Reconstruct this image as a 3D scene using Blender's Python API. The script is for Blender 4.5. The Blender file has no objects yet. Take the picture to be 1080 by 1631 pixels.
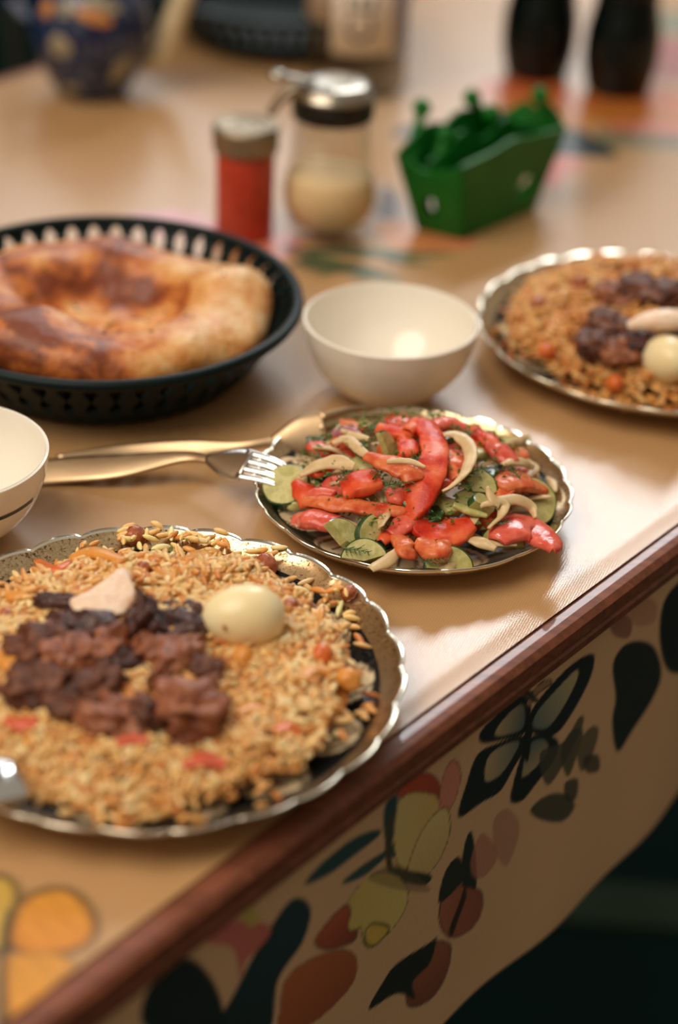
import bpy, bmesh, math, random
import numpy as np
from mathutils import Vector, Matrix, noise

random.seed(7)
rng = np.random.default_rng(7)
SC = bpy.context.scene
COL = SC.collection
TZ = 0.75                      # height of the table surface

# ------------------------------------------------------------------ camera
IW, IH = 1080, 1631
FPX, PITCH, ROLL, CH = 2898.6, 0.54874, 0.05054, 0.53685
_cp, _sp, _cr, _sr = math.cos(PITCH), math.sin(PITCH), math.cos(ROLL), math.sin(ROLL)
FWD = Vector((0, _cp, -_sp)); _up = Vector((0, _sp, _cp)); _rt = Vector((1, 0, 0))
RT = _cr * _rt + _sr * _up; UP = -_sr * _rt + _cr * _up
CAMP = Vector((0, 0, TZ + CH))
cam = bpy.data.cameras.new('camera'); co = bpy.data.objects.new('camera', cam); COL.objects.link(co)
co.matrix_world = Matrix((RT, UP, -FWD)).transposed().to_4x4()
co.location = CAMP
cam.sensor_fit = 'VERTICAL'; cam.sensor_height = 36; cam.sensor_width = 24
cam.lens = 36 * FPX / IH
cam.clip_start = .02
cam.dof.use_dof = True; cam.dof.focus_distance = 0.955; cam.dof.aperture_fstop = 2.5
cam.dof.aperture_blades = 0
SC.camera = co

# ------------------------------------------------------------------ light
w = bpy.data.worlds.new('world'); SC.world = w; w.use_nodes = True
w.node_tree.nodes['Background'].inputs[0].default_value = (1.0, .87, .70, 1)
w.node_tree.nodes['Background'].inputs[1].default_value = 0.38
SC.view_settings.view_transform = 'Standard'; SC.view_settings.look = 'None'
SC.view_settings.gamma = 1; SC.view_settings.exposure = -0.03
SC.view_settings.use_curve_mapping = False

# table frame: u runs along the near edge, v points out over it (towards the viewer)
EU = Vector((.6195, .7850, 0)); EN = Vector((.7850, -.6195, 0))
V_EDGE, V_FAR, U0, U1 = -.3953, -1.236, -.15, 2.15
V_WALL = -1.9
def TV(u, v, z=0.0): return EU * u + EN * v + Vector((0, 0, TZ + z))
ANG_U = math.atan2(EU.y, EU.x)

def window_light(name, u0, u1, z0, z1, power):
    L = bpy.data.lights.new(name, 'AREA'); L.shape = 'RECTANGLE'; L.size = u1 - u0; L.size_y = z1 - z0
    L.energy = power; L.color = (.93, .97, 1.0)
    o = bpy.data.objects.new(name, L); COL.objects.link(o)
    c = EU * ((u0 + u1) / 2) + EN * (V_WALL - .02); c.z = (z0 + z1) / 2
    o.location = c
    o.rotation_euler = (Matrix((-EU, Vector((0, 0, 1)), -EN)).transposed()).to_euler()
    return o
window_light('window_light_lower', 1.35, 3.3, 1.20, 1.95, 11)
window_light('window_light_upper', 2.40, 4.3, 2.46, 3.05, 84)
Lp = bpy.data.lights.new('fill_light', 'AREA'); Lp.shape = 'DISK'; Lp.size = 1.9; Lp.energy = 50; Lp.color = (1, .87, .71)  # unseen soft fill, added from the upper left to brighten the bowls
lo = bpy.data.objects.new('fill_light', Lp); COL.objects.link(lo); lo.location = (-1.1, .2, 2.9)
lo.rotation_euler = (Vector((-1.1, .2, 2.9)) - Vector((0, .95, .75))).to_track_quat('Z', 'Y').to_euler()

def ray(x, y): return FWD + RT * ((x - IW / 2) / FPX) - UP * ((y - IH / 2) / FPX)
def at(x, y, z=0.0):
    """point seen at photo pixel (x, y) at height z above the table surface"""
    d = ray(x, y); t = (TZ + z - CAMP.z) / d.z
    return CAMP + d * t
def on_drape(x, y, v):
    d = ray(x, y); t = (v - CAMP.dot(EN)) / d.dot(EN); p = CAMP + d * t
    return (p.dot(EU), p.z - TZ)

# ------------------------------------------------------------------ helpers
def lin(c):
    c = np.array(c, float) / 255
    r = np.where(c <= .04045, c / 12.92, ((c + .055) / 1.055) ** 2.4)
    return tuple(r) + (1.0,)
def smooth(me, on=True):
    me.polygons.foreach_set('use_smooth', [on] * len(me.polygons))
def link(name, me, mat=None, parent=None, loc=None):
    o = bpy.data.objects.new(name, me); COL.objects.link(o)
    if mat is not None:
        for m in (mat if isinstance(mat, (list, tuple)) else [mat]): me.materials.append(m)
    if parent is not None: o.parent = parent
    if loc is not None: o.location = loc
    return o
def mesh(name, V, F, sm=True, fm=None, col=None):
    me = bpy.data.meshes.new(name)
    me.from_pydata([tuple(v) for v in V], [], [tuple(f) for f in F])
    if fm is not None: me.polygons.foreach_set('material_index', fm)
    if sm: smooth(me)
    if col is not None:
        a = me.color_attributes.new('print', 'FLOAT_COLOR', 'POINT')
        a.data.foreach_set('color', np.asarray(col, np.float32).ravel())
    me.update(); return me
def tag(o, label, cat, group=None, kind=None):
    o['label'] = label; o['category'] = cat
    if group: o['group'] = group
    if kind: o['kind'] = kind
    return o
def thing(name, label, cat, loc=(0, 0, 0), rz=0, group=None):
    o = bpy.data.objects.new(name, None); COL.objects.link(o); o.empty_display_size = .01
    o.location = loc; o.rotation_euler = (0, 0, rz)
    return tag(o, label, cat, group)
def struct(o): o['kind'] = 'structure'; return o

def lathe(name, prof, n=64, rfun=None, closed=False, disp=None):
    V = []; F = []
    m = len(prof)
    for i, (r, z) in enumerate(prof):
        for k in range(n):
            a = 2 * math.pi * k / n
            rr, zz = (rfun(r, z, a, i) if rfun else (r, z))
            V.append((rr * math.cos(a), rr * math.sin(a), zz))
    for i in range(m - 1 if not closed else m):
        j = (i + 1) % m
        for k in range(n):
            k2 = (k + 1) % n
            F.append((i * n + k, i * n + k2, j * n + k2, j * n + k))
    return mesh(name, V, F)
def spline(pts, n):
    """Catmull-Rom through pts (any dimension)"""
    P = np.array([list(p) for p in pts], float)
    if len(P) == 2: return P[0] + (P[1] - P[0]) * np.linspace(0, 1, n)[:, None]
    Q = np.vstack([2 * P[0] - P[1], P, 2 * P[-1] - P[-2]])
    t = np.linspace(0, len(P) - 1 - 1e-9, n); i = t.astype(int); f = (t - i)[:, None]
    a, b, c, d = Q[i], Q[i + 1], Q[i + 2], Q[i + 3]
    return .5 * ((2 * b) + (c - a) * f + (2 * a - 5 * b + 4 * c - d) * f ** 2 + (3 * b - a - 3 * c + d) * f ** 3)
def closed_spline(pts, per=8):
    P = np.array(pts, float); n = len(P); out = []
    for i in range(n):
        a, b, c, d = P[i - 1], P[i], P[(i + 1) % n], P[(i + 2) % n]
        for k in range(per):
            f = k / per
            out.append(.5 * ((2 * b) + (c - a) * f + (2 * a - 5 * b + 4 * c - d) * f ** 2 + (3 * b - a - 3 * c + d) * f ** 3))
    return np.array(out)
def sweep(name, path, wid, thk, side=None, n=24, m=10, box=.6, twist=0, origin=None, belly=0, rough=0):
    """ribbon / bar along path; wid and thk are lists sampled along it; side = width direction"""
    P = spline(path, n); W = spline([(a,) for a in wid], n)[:, 0]; T_ = spline([(a,) for a in thk], n)[:, 0]
    V = []; F = []
    for i in range(n):
        t = P[min(i + 1, n - 1)] - P[max(i - 1, 0)]; t = Vector(t).normalized()
        s = Vector(side) if side is not None else Vector((0, 0, 1)).cross(t)
        s = (s - t * s.dot(t)).normalized()
        nn = s.cross(t)
        if nn.z < 0: nn = -nn
        if twist:
            a = twist * i / (n - 1); s, nn = s * math.cos(a) + nn * math.sin(a), nn * math.cos(a) - s * math.sin(a)
        for k in range(m):
            a = 2 * math.pi * k / m; c, sn = math.cos(a), math.sin(a)
            cx = math.copysign(abs(c) ** box, c); sy = math.copysign(abs(sn) ** box, sn)
            q = Vector(P[i]) + s * (cx * W[i] / 2) + nn * (sy * T_[i] / 2 + belly * (1 - cx * cx))
            if rough: q = q + noise.noise_vector(Vector(q) * 85) * rough + noise.noise_vector(Vector(q) * 240) * rough * .4
            V.append(q)
    for i in range(n - 1):
        for k in range(m):
            k2 = (k + 1) % m
            F.append((i * m + k, i * m + k2, (i + 1) * m + k2, (i + 1) * m + k))
    F.append(tuple(range(m))[::-1]); F.append(tuple((n - 1) * m + k for k in range(m)))
    if origin is not None:
        o = Vector(origin); V = [v - o for v in V]
    me = mesh(name, V, F)
    return me
def tube(name, path, r, n=24, m=10, origin=None):
    rr = r if isinstance(r, (list, tuple)) else [r, r]
    d = [2 * a for a in rr]
    return sweep(name, path, d, d, n=n, m=m, box=1, origin=origin)
def boxm(name, lo_, hi, M=None, bev=0):
    bm = bmesh.new(); bmesh.ops.create_cube(bm, size=1)
    for v in bm.verts:
        v.co = Vector([lo_[i] + (v.co[i] + .5) * (hi[i] - lo_[i]) for i in range(3)])
    if bev: bmesh.ops.bevel(bm, geom=bm.edges[:], offset=bev, segments=3, affect='EDGES', profile=.5)
    if M is not None: bm.transform(M)
    me = bpy.data.meshes.new(name); bm.to_mesh(me); bm.free()
    return me
def blob(name, size, amp=.15, freq=2.2, sub=3, seed=0, sharp=0.0, ridged=0.0):
    bm = bmesh.new(); bmesh.ops.create_icosphere(bm, subdivisions=sub, radius=1)
    off = Vector((seed * 3.7, seed * 1.3, -seed * 2.1))
    for v in bm.verts:
        d = v.co.normalized(); k = 1 + amp * noise.noise(d * freq + off) + amp * .5 * noise.noise(d * freq * 2.7 + off)
        if ridged: k += ridged * (abs(noise.noise(d * freq * 1.6 - off)) - .25)
        q = d * k
        if sharp:
            for c in range(3): q[c] = math.copysign(abs(q[c]) ** (1 - sharp), q[c])
        v.co = Vector((q.x * size[0] / 2, q.y * size[1] / 2, q.z * size[2] / 2))
    me = bpy.data.meshes.new(name); bm.to_mesh(me); bm.free(); smooth(me); return me
def inpoly(X, Y, P):
    inside = np.zeros(X.shape, bool); n = len(P); dmin = np.full(X.shape, 1e9)
    for i in range(n):
        x1, y1 = P[i]; x2, y2 = P[(i + 1) % n]
        if y1 != y2:
            c = ((y1 > Y) != (y2 > Y)) & (X < (x2 - x1) * (Y - y1) / (y2 - y1) + x1); inside ^= c
        L2 = (x2 - x1) ** 2 + (y2 - y1) ** 2 + 1e-15
        t = np.clip(((X - x1) * (x2 - x1) + (Y - y1) * (y2 - y1)) / L2, 0, 1)
        dmin = np.minimum(dmin, np.hypot(X - x1 - t * (x2 - x1), Y - y1 - t * (y2 - y1)))
    return inside, dmin
def paint(C, X, Y, poly, col, edge=None, ew=.001, col2=None, axis=None, soft=.0012, alpha=1.0):
    P = closed_spline(poly, 5); lo_ = P.min(0) - ew * 2; hi = P.max(0) + ew * 2
    m = (X > lo_[0]) & (X < hi[0]) & (Y > lo_[1]) & (Y < hi[1])
    if not m.any(): return
    x, y = X[m], Y[m]; ins, d = inpoly(x, y, P); sd = np.where(ins, -d, d)
    k = np.clip(.5 - sd / soft, 0, 1)[:, None] * alpha
    c = np.array(lin(col))[None, :].repeat(len(x), 0)
    if col2 is not None:
        ax = np.array(axis if axis else (1, 0), float); ax /= np.hypot(*ax)
        t = x * ax[0] + y * ax[1]; t = (t - t.min()) / (np.ptp(t) + 1e-9)
        c = c * (1 - t[:, None]) + np.array(lin(col2)) * t[:, None]
    st = 1 + .10 * np.sin(x * 2300 + y * 900) * np.cos(y * 1700)
    c[:, :3] *= st[:, None]
    B = C[m]; B = B * (1 - k) + c * k
    if edge is not None:
        e = np.clip(1 - np.abs(sd) / ew, 0, 1)[:, None] * .9
        B = B * (1 - e) + np.array(lin(edge)) * e
    C[m] = B

# ------------------------------------------------------------------ materials
class NT:
    def __init__(s, name):
        s.m = bpy.data.materials.new(name); s.m.use_nodes = True; s.t = s.m.node_tree
        s.b = s.t.nodes['Principled BSDF']
    def n(s, typ, **kw):
        nd = s.t.nodes.new(typ)
        for k, v in kw.items():
            if k in nd.inputs: nd.inputs[k].default_value = v
            else: setattr(nd, k, v)
        return nd
    def l(s, a, b): s.t.links.new(a, b)
    def set(s, **kw):
        for k, v in kw.items(): s.b.inputs[k.replace('_', ' ')].default_value = v
        return s
def coords(N, kind='Object'):
    return N.n('ShaderNodeTexCoord').outputs[kind]
def ramp(N, fac, stops):
    r = N.n('ShaderNodeValToRGB'); e = r.color_ramp.elements
    while len(e) < len(stops): e.new(.5)
    for i, (p, c) in enumerate(stops): e[i].position = p; e[i].color = lin(c)
    N.l(fac, r.inputs[0]); return r.outputs[0]
def mk(name, c1, c2=None, scale=40, rough=.5, metal=0, bump=0, bscale=120, c3=None, sss=0, coat=0, spec=.5, sssc=(1, .4, .2), lo_=.3, hi=.7, detail=4):
    N = NT(name); N.set(Roughness=rough, Metallic=metal)
    N.b.inputs['Specular IOR Level'].default_value = spec
    N.b.inputs['Coat Weight'].default_value = coat; N.b.inputs['Coat Roughness'].default_value = .12
    if sss:
        N.b.inputs['Subsurface Weight'].default_value = sss; N.b.inputs['Subsurface Radius'].default_value = sssc
        N.b.inputs['Subsurface Scale'].default_value = .004
    tc = coords(N)
    if c2 is None: c2 = tuple(min(255, x * 1.08) for x in c1)
    nz = N.n('ShaderNodeTexNoise', Scale=scale, Detail=float(detail)); N.l(tc, nz.inputs['Vector'])
    st = [(lo_, c1), (hi, c2)]
    if c3: st = [(lo_, c1), ((lo_ + hi) / 2, c2), (hi, c3)]
    N.l(ramp(N, nz.outputs[0], st), N.b.inputs['Base Color'])
    if bump:
        nb = N.n('ShaderNodeTexNoise', Scale=bscale, Detail=3.0); N.l(tc, nb.inputs['Vector'])
        bp = N.n('ShaderNodeBump', Strength=bump, Distance=.001); N.l(nb.outputs[0], bp.inputs['Height'])
        N.l(bp.outputs[0], N.b.inputs['Normal'])
    return N.m

# printed oilcloth under clear vinyl: colour from the painted print, fine woven relief, gloss
def cloth_material(name, rough, relief, coat, wsc=230.0, weave=True):
    N = NT(name); at_ = N.n('ShaderNodeAttribute', attribute_name='print')
    tc = coords(N)
    nz = N.n('ShaderNodeTexNoise', Scale=900.0, Detail=2.0); N.l(tc, nz.inputs['Vector'])
    nl = N.n('ShaderNodeTexNoise', Scale=9.0, Detail=3.0); N.l(tc, nl.inputs['Vector'])
    mp = N.n('ShaderNodeMapping'); mp.inputs['Rotation'].default_value = (0, 0, .35); N.l(tc, mp.inputs['Vector'])
    w1 = N.n('ShaderNodeTexWave', Scale=wsc, Distortion=1.6, Detail=2.0, bands_direction='X'); N.l(mp.outputs[0], w1.inputs['Vector'])
    w1.inputs['Detail Scale'].default_value = 2
    w2 = N.n('ShaderNodeTexWave', Scale=wsc, Distortion=1.6, Detail=2.0, bands_direction='Y'); N.l(mp.outputs[0], w2.inputs['Vector'])
    mul = N.n('ShaderNodeMath', operation='ADD'); mul.inputs[0].default_value = .5; mul.inputs[1].default_value = .5
    if weave: N.l(w1.outputs[1], mul.inputs[0]); N.l(w2.outputs[1], mul.inputs[1])
    ad = N.n('ShaderNodeMath', operation='ADD'); N.l(mul.outputs[0], ad.inputs[0]); N.l(nz.outputs[0], ad.inputs[1])
    mr = N.n('ShaderNodeMapRange'); mr.inputs[1].default_value = .4; mr.inputs[2].default_value = 2.6
    mr.inputs[3].default_value = .80; mr.inputs[4].default_value = 1.08; N.l(ad.outputs[0], mr.inputs[0])
    mx = N.n('ShaderNodeMix', data_type='RGBA', blend_type='MULTIPLY'); mx.inputs[0].default_value = 1
    N.l(at_.outputs[0], mx.inputs[6]); N.l(mr.outputs[0], mx.inputs[7]); N.l(mx.outputs[2], N.b.inputs['Base Color'])
    bp = N.n('ShaderNodeBump', Strength=relief, Distance=.0004); N.l(ad.outputs[0], bp.inputs['Height'])
    bl = N.n('ShaderNodeBump', Strength=relief * .8, Distance=.004); N.l(nl.outputs[0], bl.inputs['Height']); N.l(bp.outputs[0], bl.inputs['Normal'])
    N.l(bl.outputs[0], N.b.inputs['Normal'])
    N.set(Roughness=rough); N.b.inputs['Coat Weight'].default_value = coat; N.b.inputs['Coat Roughness'].default_value = .09
    N.l(bl.outputs[0], N.b.inputs['Coat Normal'])
    return N.m
M_cloth = cloth_material('oilcloth', .42, .08, .60)
M_drape = cloth_material('drape_cloth', .75, .15, 0, 31.0, False)

def wood(name, c1, c2, rough=.35):
    N = NT(name); tc = coords(N); mp = N.n('ShaderNodeMapping'); mp.inputs['Scale'].default_value = (3, 60, 60); mp.inputs['Rotation'].default_value = (0, 0, -ANG_U); mp.vector_type = 'TEXTURE' if False else 'POINT'; N.l(tc, mp.inputs[0])
    nz = N.n('ShaderNodeTexNoise', Scale=3.0, Detail=6.0, Distortion=.6); N.l(mp.outputs[0], nz.inputs['Vector'])
    N.l(ramp(N, nz.outputs[0], [(.3, c1), (.7, c2)]), N.b.inputs['Base Color'])
    bp = N.n('ShaderNodeBump', Strength=.25, Distance=.0005); N.l(nz.outputs[0], bp.inputs['Height']); N.l(bp.outputs[0], N.b.inputs['Normal'])
    N.set(Roughness=rough); N.b.inputs['Coat Weight'].default_value = .2; return N.m
M_wood = wood('reddish_wood', (104, 56, 38), (146, 84, 58), .50)
M_darkwood = wood('dark_wood', (14, 16, 14), (24, 26, 22), .6)
M_greywood = wood('grey_wood', (104, 102, 88), (126, 122, 104), .5)

M_floor = mk('dark_floor', (12, 44, 42), (16, 52, 50), 6, rough=.8, spec=.15)
M_lightband = mk('light_band_paint', (62, 84, 66), (74, 96, 76), 12, rough=.7, spec=.2)
M_wall = mk('plaster_wall', (150, 120, 88), (160, 130, 96), 5, rough=.9, bump=.2)
M_blockwall = mk('block_wall_paint', (128, 104, 80), (140, 114, 88), 5, rough=.8)
M_frame = mk('window_frame_paint', (120, 92, 66), (130, 100, 72), 8, rough=.5)
M_black = mk('black_plastic', (8, 25, 26), (12, 31, 33), 60, rough=.45, spec=.18)
M_green = mk('green_plastic', (5, 92, 20), (10, 116, 30), 30, rough=.48, spec=.3, sss=.15, sssc=(.2, 1, .2))
M_ceramic = mk('cream_glaze', (242, 235, 222), (246, 240, 229), 8, rough=.16, coat=.3, sss=.1, sssc=(1, .8, .6))
M_band = mk('dark_band', (20, 32, 28), (26, 38, 34), 20, rough=.2)
M_steel = mk('steel', (205, 205, 205), (222, 220, 214), 30, rough=.16, metal=1, bump=.05, bscale=300)
M_steeltan = mk('tan_reflection_steel', (176, 150, 118), (192, 164, 130), 30, rough=.34, metal=1, bump=.05, bscale=300)  # tan reflection of the table put into the steel colour
M_chrome = mk('chrome_lid', (150, 144, 134), (172, 164, 150), 30, rough=.24, metal=1)
M_brass = mk('worn_metal_band', (150, 136, 116), (176, 162, 140), 60, rough=.5, metal=1)
M_blackband = mk('black_band', (8, 14, 14), (12, 20, 18), 30, rough=.3)
M_red = mk('ground_red_pepper', (168, 44, 26), (196, 62, 38), 90, rough=.45, c3=(180, 52, 30), coat=.25)
M_salt = mk('white_granules', (248, 216, 168), (254, 230, 190), 300, rough=.8, bump=.6, bscale=900)
M_cola = mk('dark_bottle', (4, 14, 13), (8, 18, 16), 12, rough=.12, spec=.3)
M_paper = mk('paper_label', (246, 238, 224), (250, 243, 232), 20, rough=.5)
M_bluegrey = mk('label_edge_blue', (150, 158, 196), (164, 170, 206), 20, rough=.5)
M_ink = mk('label_ink', (40, 36, 46), (50, 46, 56), 20, rough=.5)
M_pale = mk('pale_glaze', (205, 186, 150), (216, 198, 164), 20, rough=.3)
M_meat = mk('stewed_meat', (54, 26, 16), (98, 52, 32), 130, rough=.55, bump=1, bscale=420, c3=(132, 78, 50), coat=.0, spec=.5, detail=6)
M_meatdark = mk('dark_meat', (44, 24, 24), (78, 44, 40), 150, rough=.4, bump=.9, bscale=420, c3=(96, 60, 54), coat=.0)
M_meatlight = mk('brown_meat', (110, 56, 34), (146, 84, 54), 140, rough=.45, bump=.8, bscale=380, c3=(168, 108, 74))
M_fat = mk('pale_fat', (240, 202, 172), (250, 226, 204), 110, rough=.38, bump=.6, bscale=300, c3=(214, 158, 118), sss=.25, lo_=.3, hi=.8)
M_pea = mk('stewed_chickpea', (150, 74, 40), (176, 98, 60), 240, rough=.32, bump=.6, bscale=500, c3=(128, 60, 34), coat=.4, sss=.15)
M_carrot = mk('carrot', (206, 92, 34), (226, 122, 52), 200, rough=.35, bump=.3, bscale=500, coat=.2, sss=.2)
M_carroty = mk('yellow_carrot', (216, 140, 54), (228, 160, 80), 200, rough=.35, bump=.3, bscale=500, coat=.2, sss=.2)
M_pinkbit = mk('red_carrot', (206, 84, 58), (224, 110, 80), 200, rough=.35, coat=.2)
M_cuke = mk('cucumber_flesh', (160, 158, 84), (206, 198, 134), 120, rough=.34, bump=.4, bscale=300, c3=(176, 172, 96), coat=.12, sss=.2, sssc=(.8, 1, .3))
M_skin = mk('cucumber_skin', (26, 58, 24), (48, 84, 34), 200, rough=.3, coat=.2)
M_onion = mk('onion', (204, 172, 122), (226, 198, 152), 120, rough=.4, bump=.2, bscale=400, coat=.05, sss=.2, sssc=(1, .9, .6))
M_onionp = mk('purple_onion', (150, 72, 96), (190, 120, 130), 120, rough=.3, coat=.3, sss=.2)
M_dill = mk('dill', (38, 72, 22), (66, 104, 34), 300, rough=.5)
M_tom = mk('tomato', (196, 44, 24), (224, 86, 50), 75, rough=.34, bump=.4, bscale=260, c3=(230, 112, 66), coat=.0, spec=.3, lo_=.36, hi=.68, sss=.10, sssc=(1, .25, .12))
M_tomp = mk('pink_tomato', (200, 58, 46), (228, 112, 92), 80, rough=.22, bump=.3, bscale=300, c3=(206, 62, 44), coat=.10, spec=.35, sss=.2, sssc=(1, .3, .2))
M_tomo = mk('orange_tomato', (196, 76, 40), (224, 126, 76), 90, rough=.26, bump=.4, bscale=350, c3=(196, 60, 34), coat=.0, spec=.3, sss=.2, sssc=(1, .35, .15))
M_seedy = mk('tomato_seed', (226, 160, 70), (236, 180, 92), 200, rough=.3)
M_herb = mk('chopped_herb', (48, 74, 22), (96, 120, 38), 300, rough=.55, c3=(32, 54, 18))

N = NT('egg_white'); tc = coords(N)
nz = N.n('ShaderNodeTexNoise', Scale=30.0, Detail=3.0); N.l(tc, nz.inputs['Vector'])
N.l(ramp(N, nz.outputs[0], [(.3, (248, 226, 172)), (.7, (252, 238, 200))]), N.b.inputs['Base Color'])
N.set(Roughness=.30); N.b.inputs['Subsurface Weight'].default_value = .3; N.b.inputs['Subsurface Radius'].default_value = (1, .8, .4); N.b.inputs['Subsurface Scale'].default_value = .004
M_egg = N.m
M_spot = mk('brown_speck', (160, 92, 50), (178, 110, 66), 100, rough=.5)

N = NT('rice_grains'); a_ = N.n('ShaderNodeAttribute', attribute_name='print'); N.l(a_.outputs[0], N.b.inputs['Base Color'])
N.set(Roughness=.34); N.b.inputs['Subsurface Weight'].default_value = .25; N.b.inputs['Subsurface Radius'].default_value = (1, .55, .25); N.b.inputs['Subsurface Scale'].default_value = .003
M_rice = N.m
N = NT('painted_glaze'); a_ = N.n('ShaderNodeAttribute', attribute_name='print'); N.l(a_.outputs[0], N.b.inputs['Base Color'])
N.set(Roughness=.14); M_plate = N.m
N = NT('gilded_rim'); tc = coords(N)
n1 = N.n('ShaderNodeTexNoise', Scale=620.0, Detail=6.0, Distortion=.8); N.l(tc, n1.inputs['Vector'])
N.l(ramp(N, n1.outputs[0], [(.36, (84, 62, 42)), (.45, (198, 168, 126)), (.7, (220, 198, 162))]), N.b.inputs['Base Color'])
mr = N.n('ShaderNodeMapRange'); mr.inputs[1].default_value = .36; mr.inputs[2].default_value = .46; mr.inputs[3].default_value = .5; mr.inputs[4].default_value = .2
N.l(n1.outputs[0], mr.inputs[0]); N.l(mr.outputs[0], N.b.inputs['Roughness']); N.set(Metallic=.92)
M_gilt = N.m
M_silver = mk('silvered_edge', (226, 218, 196), (236, 230, 214), 90, rough=.16, metal=.9)

# bread crust
N = NT('bread_crust'); tc = coords(N); a_ = N.n('ShaderNodeAttribute', attribute_name='print')
n1 = N.n('ShaderNodeTexNoise', Scale=34.0, Detail=5.0, Distortion=.3); N.l(tc, n1.inputs['Vector'])
n2 = N.n('ShaderNodeTexNoise', Scale=78.0, Detail=5.0, Distortion=.5); N.l(tc, n2.inputs['Vector'])
sep = N.n('ShaderNodeSeparateColor'); N.l(a_.outputs[0], sep.inputs[0])
ad = N.n('ShaderNodeMath', operation='MULTIPLY_ADD'); N.l(n1.outputs[0], ad.inputs[0]); ad.inputs[1].default_value = .80; N.l(sep.outputs[0], ad.inputs[2])
ad2 = N.n('ShaderNodeMath', operation='MULTIPLY_ADD'); N.l(n2.outputs[0], ad2.inputs[0]); ad2.inputs[1].default_value = .5; N.l(ad.outputs[0], ad2.inputs[2])
N.l(ramp(N, ad2.outputs[0], [(.50, (240, 206, 154)), (.70, (224, 162, 94)), (.86, (196, 112, 50)), (1.0, (126, 60, 30))]), N.b.inputs['Base Color'])
n3 = N.n('ShaderNodeTexNoise', Scale=120.0, Detail=4.0); N.l(tc, n3.inputs['Vector'])
bp = N.n('ShaderNodeBump', Strength=.8, Distance=.0018); N.l(n3.outputs[0], bp.inputs['Height']); N.l(bp.outputs[0], N.b.inputs['Normal'])
N.set(Roughness=.46); N.b.inputs['Coat Weight'].default_value = .06; N.b.inputs['Coat Roughness'].default_value = .3
M_bread = N.m
M_seed = mk('dark_seed', (40, 26, 18), (60, 40, 28), 200, rough=.5)

# clear glass and plastic
def thin_glass(name, tint, ior):
    N = NT(name); tr = N.n('ShaderNodeBsdfTransparent'); tr.inputs[0].default_value = tint
    gl = N.n('ShaderNodeBsdfGlossy', Roughness=.05); lw = N.n('ShaderNodeLayerWeight'); pw = N.n('ShaderNodeMath', operation='POWER'); N.l(lw.outputs['Facing'], pw.inputs[0]); pw.inputs[1].default_value = 3.5
    fr_ = N.n('ShaderNodeMath', operation='MULTIPLY_ADD'); N.l(pw.outputs[0], fr_.inputs[0]); fr_.inputs[1].default_value = ior - 1; fr_.inputs[2].default_value = .03; mx = N.n('ShaderNodeMixShader')
    N.l(fr_.outputs[0], mx.inputs[0]); N.l(tr.outputs[0], mx.inputs[1]); N.l(gl.outputs[0], mx.inputs[2])
    N.l(mx.outputs[0], N.t.nodes['Material Output'].inputs[0]); return N.m
M_glass = thin_glass('clear_glass', (.96, .95, .92, 1), 1.6)
M_pet = thin_glass('clear_bottle_plastic', (.86, .84, .80, 1), 1.3)

# cobalt glaze with gold and cream patches
N = NT('cobalt_glaze'); tc = coords(N); mpn = N.n('ShaderNodeMapping'); mpn.inputs['Location'].default_value = (.4, .1, .0); N.l(tc, mpn.inputs[0])
vo = N.n('ShaderNodeTexNoise', Scale=48.0, Detail=2.0, Distortion=1.8); N.l(mpn.outputs[0], vo.inputs['Vector'])
N.l(ramp(N, vo.outputs[0], [(.40, (6, 24, 62)), (.53, (14, 38, 84)), (.57, (100, 108, 116)), (.61, (14, 38, 84)), (.80, (6, 24, 60))]), N.b.inputs['Base Color'])
N.set(Roughness=.15); M_cobalt = N.m
M_gold = mk('gold_patch', (196, 128, 66), (212, 152, 92), 60, rough=.3)
M_creamp = mk('cream_patch', (150, 142, 122), (170, 160, 138), 80, rough=.3)

# ------------------------------------------------------------------ setting: floor, wall with the tall window
fl = boxm('floor', (-3.5, -2.5, -.05), (5, 6.5, 0)); struct(link('floor', fl, M_floor))
fs = boxm('light_band_1', (-3.2, -.03, 0), (3.2, .03, .006), Matrix.Translation((1.0, 1.355, 0)) @ Matrix.Rotation(-.02, 4, 'Z'), .002)
struct(link('light_band_1', fs, M_lightband))  # pale strip standing in for a faint band of light on the floor
MW = Matrix.Translation(EN * V_WALL) @ Matrix.Rotation(ANG_U, 4, 'Z')     # local x = u, y = -v
wall = struct(bpy.data.objects.new('wall_back', None)); COL.objects.link(wall)
for (a, b, c, d) in [(-1.5, 1.3, 0, 3.5), (4.35, 6.2, 0, 3.5), (1.3, 4.35, 0, 1.15), (1.3, 4.35, 3.1, 3.5), (1.3, 4.35, 2.0, 2.38)]:
    link('wall_section', boxm('wall_section', (a, .03, max(c, 1.0) if c < 1 else c), (b, .15, d), MW), M_wall, wall)
link('wainscot', boxm('wainscot', (-1.5, .02, 0), (6.2, .15, 1.02), MW, .004), M_floor, wall)
win = struct(bpy.data.objects.new('window_1', None)); COL.objects.link(win)
for (a, b, c, d) in [(1.3, 1.36, 1.15, 3.1), (4.29, 4.35, 1.15, 3.1), (1.3, 4.35, 1.15, 1.20), (1.3, 4.35, 3.05, 3.1), (1.3, 4.35, 1.95, 2.0), (1.3, 4.35, 2.38, 2.43), (2.55, 2.62, 1.2, 1.95), (3.30, 3.36, 1.2, 1.95)]:
    link('window_bar', boxm('window_bar', (a, .0, c), (b, .05, d), MW, .004), M_frame, win)

wf = struct(link('light_block_wall', boxm('light_block_wall', (-2.2, -2.0, 0), (4.6, -1.9, 3.2), Matrix.Rotation(ANG_U, 4, 'Z')), M_blockwall))  # unseen wall behind the camera, added to cut light on the hanging cloth

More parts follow.
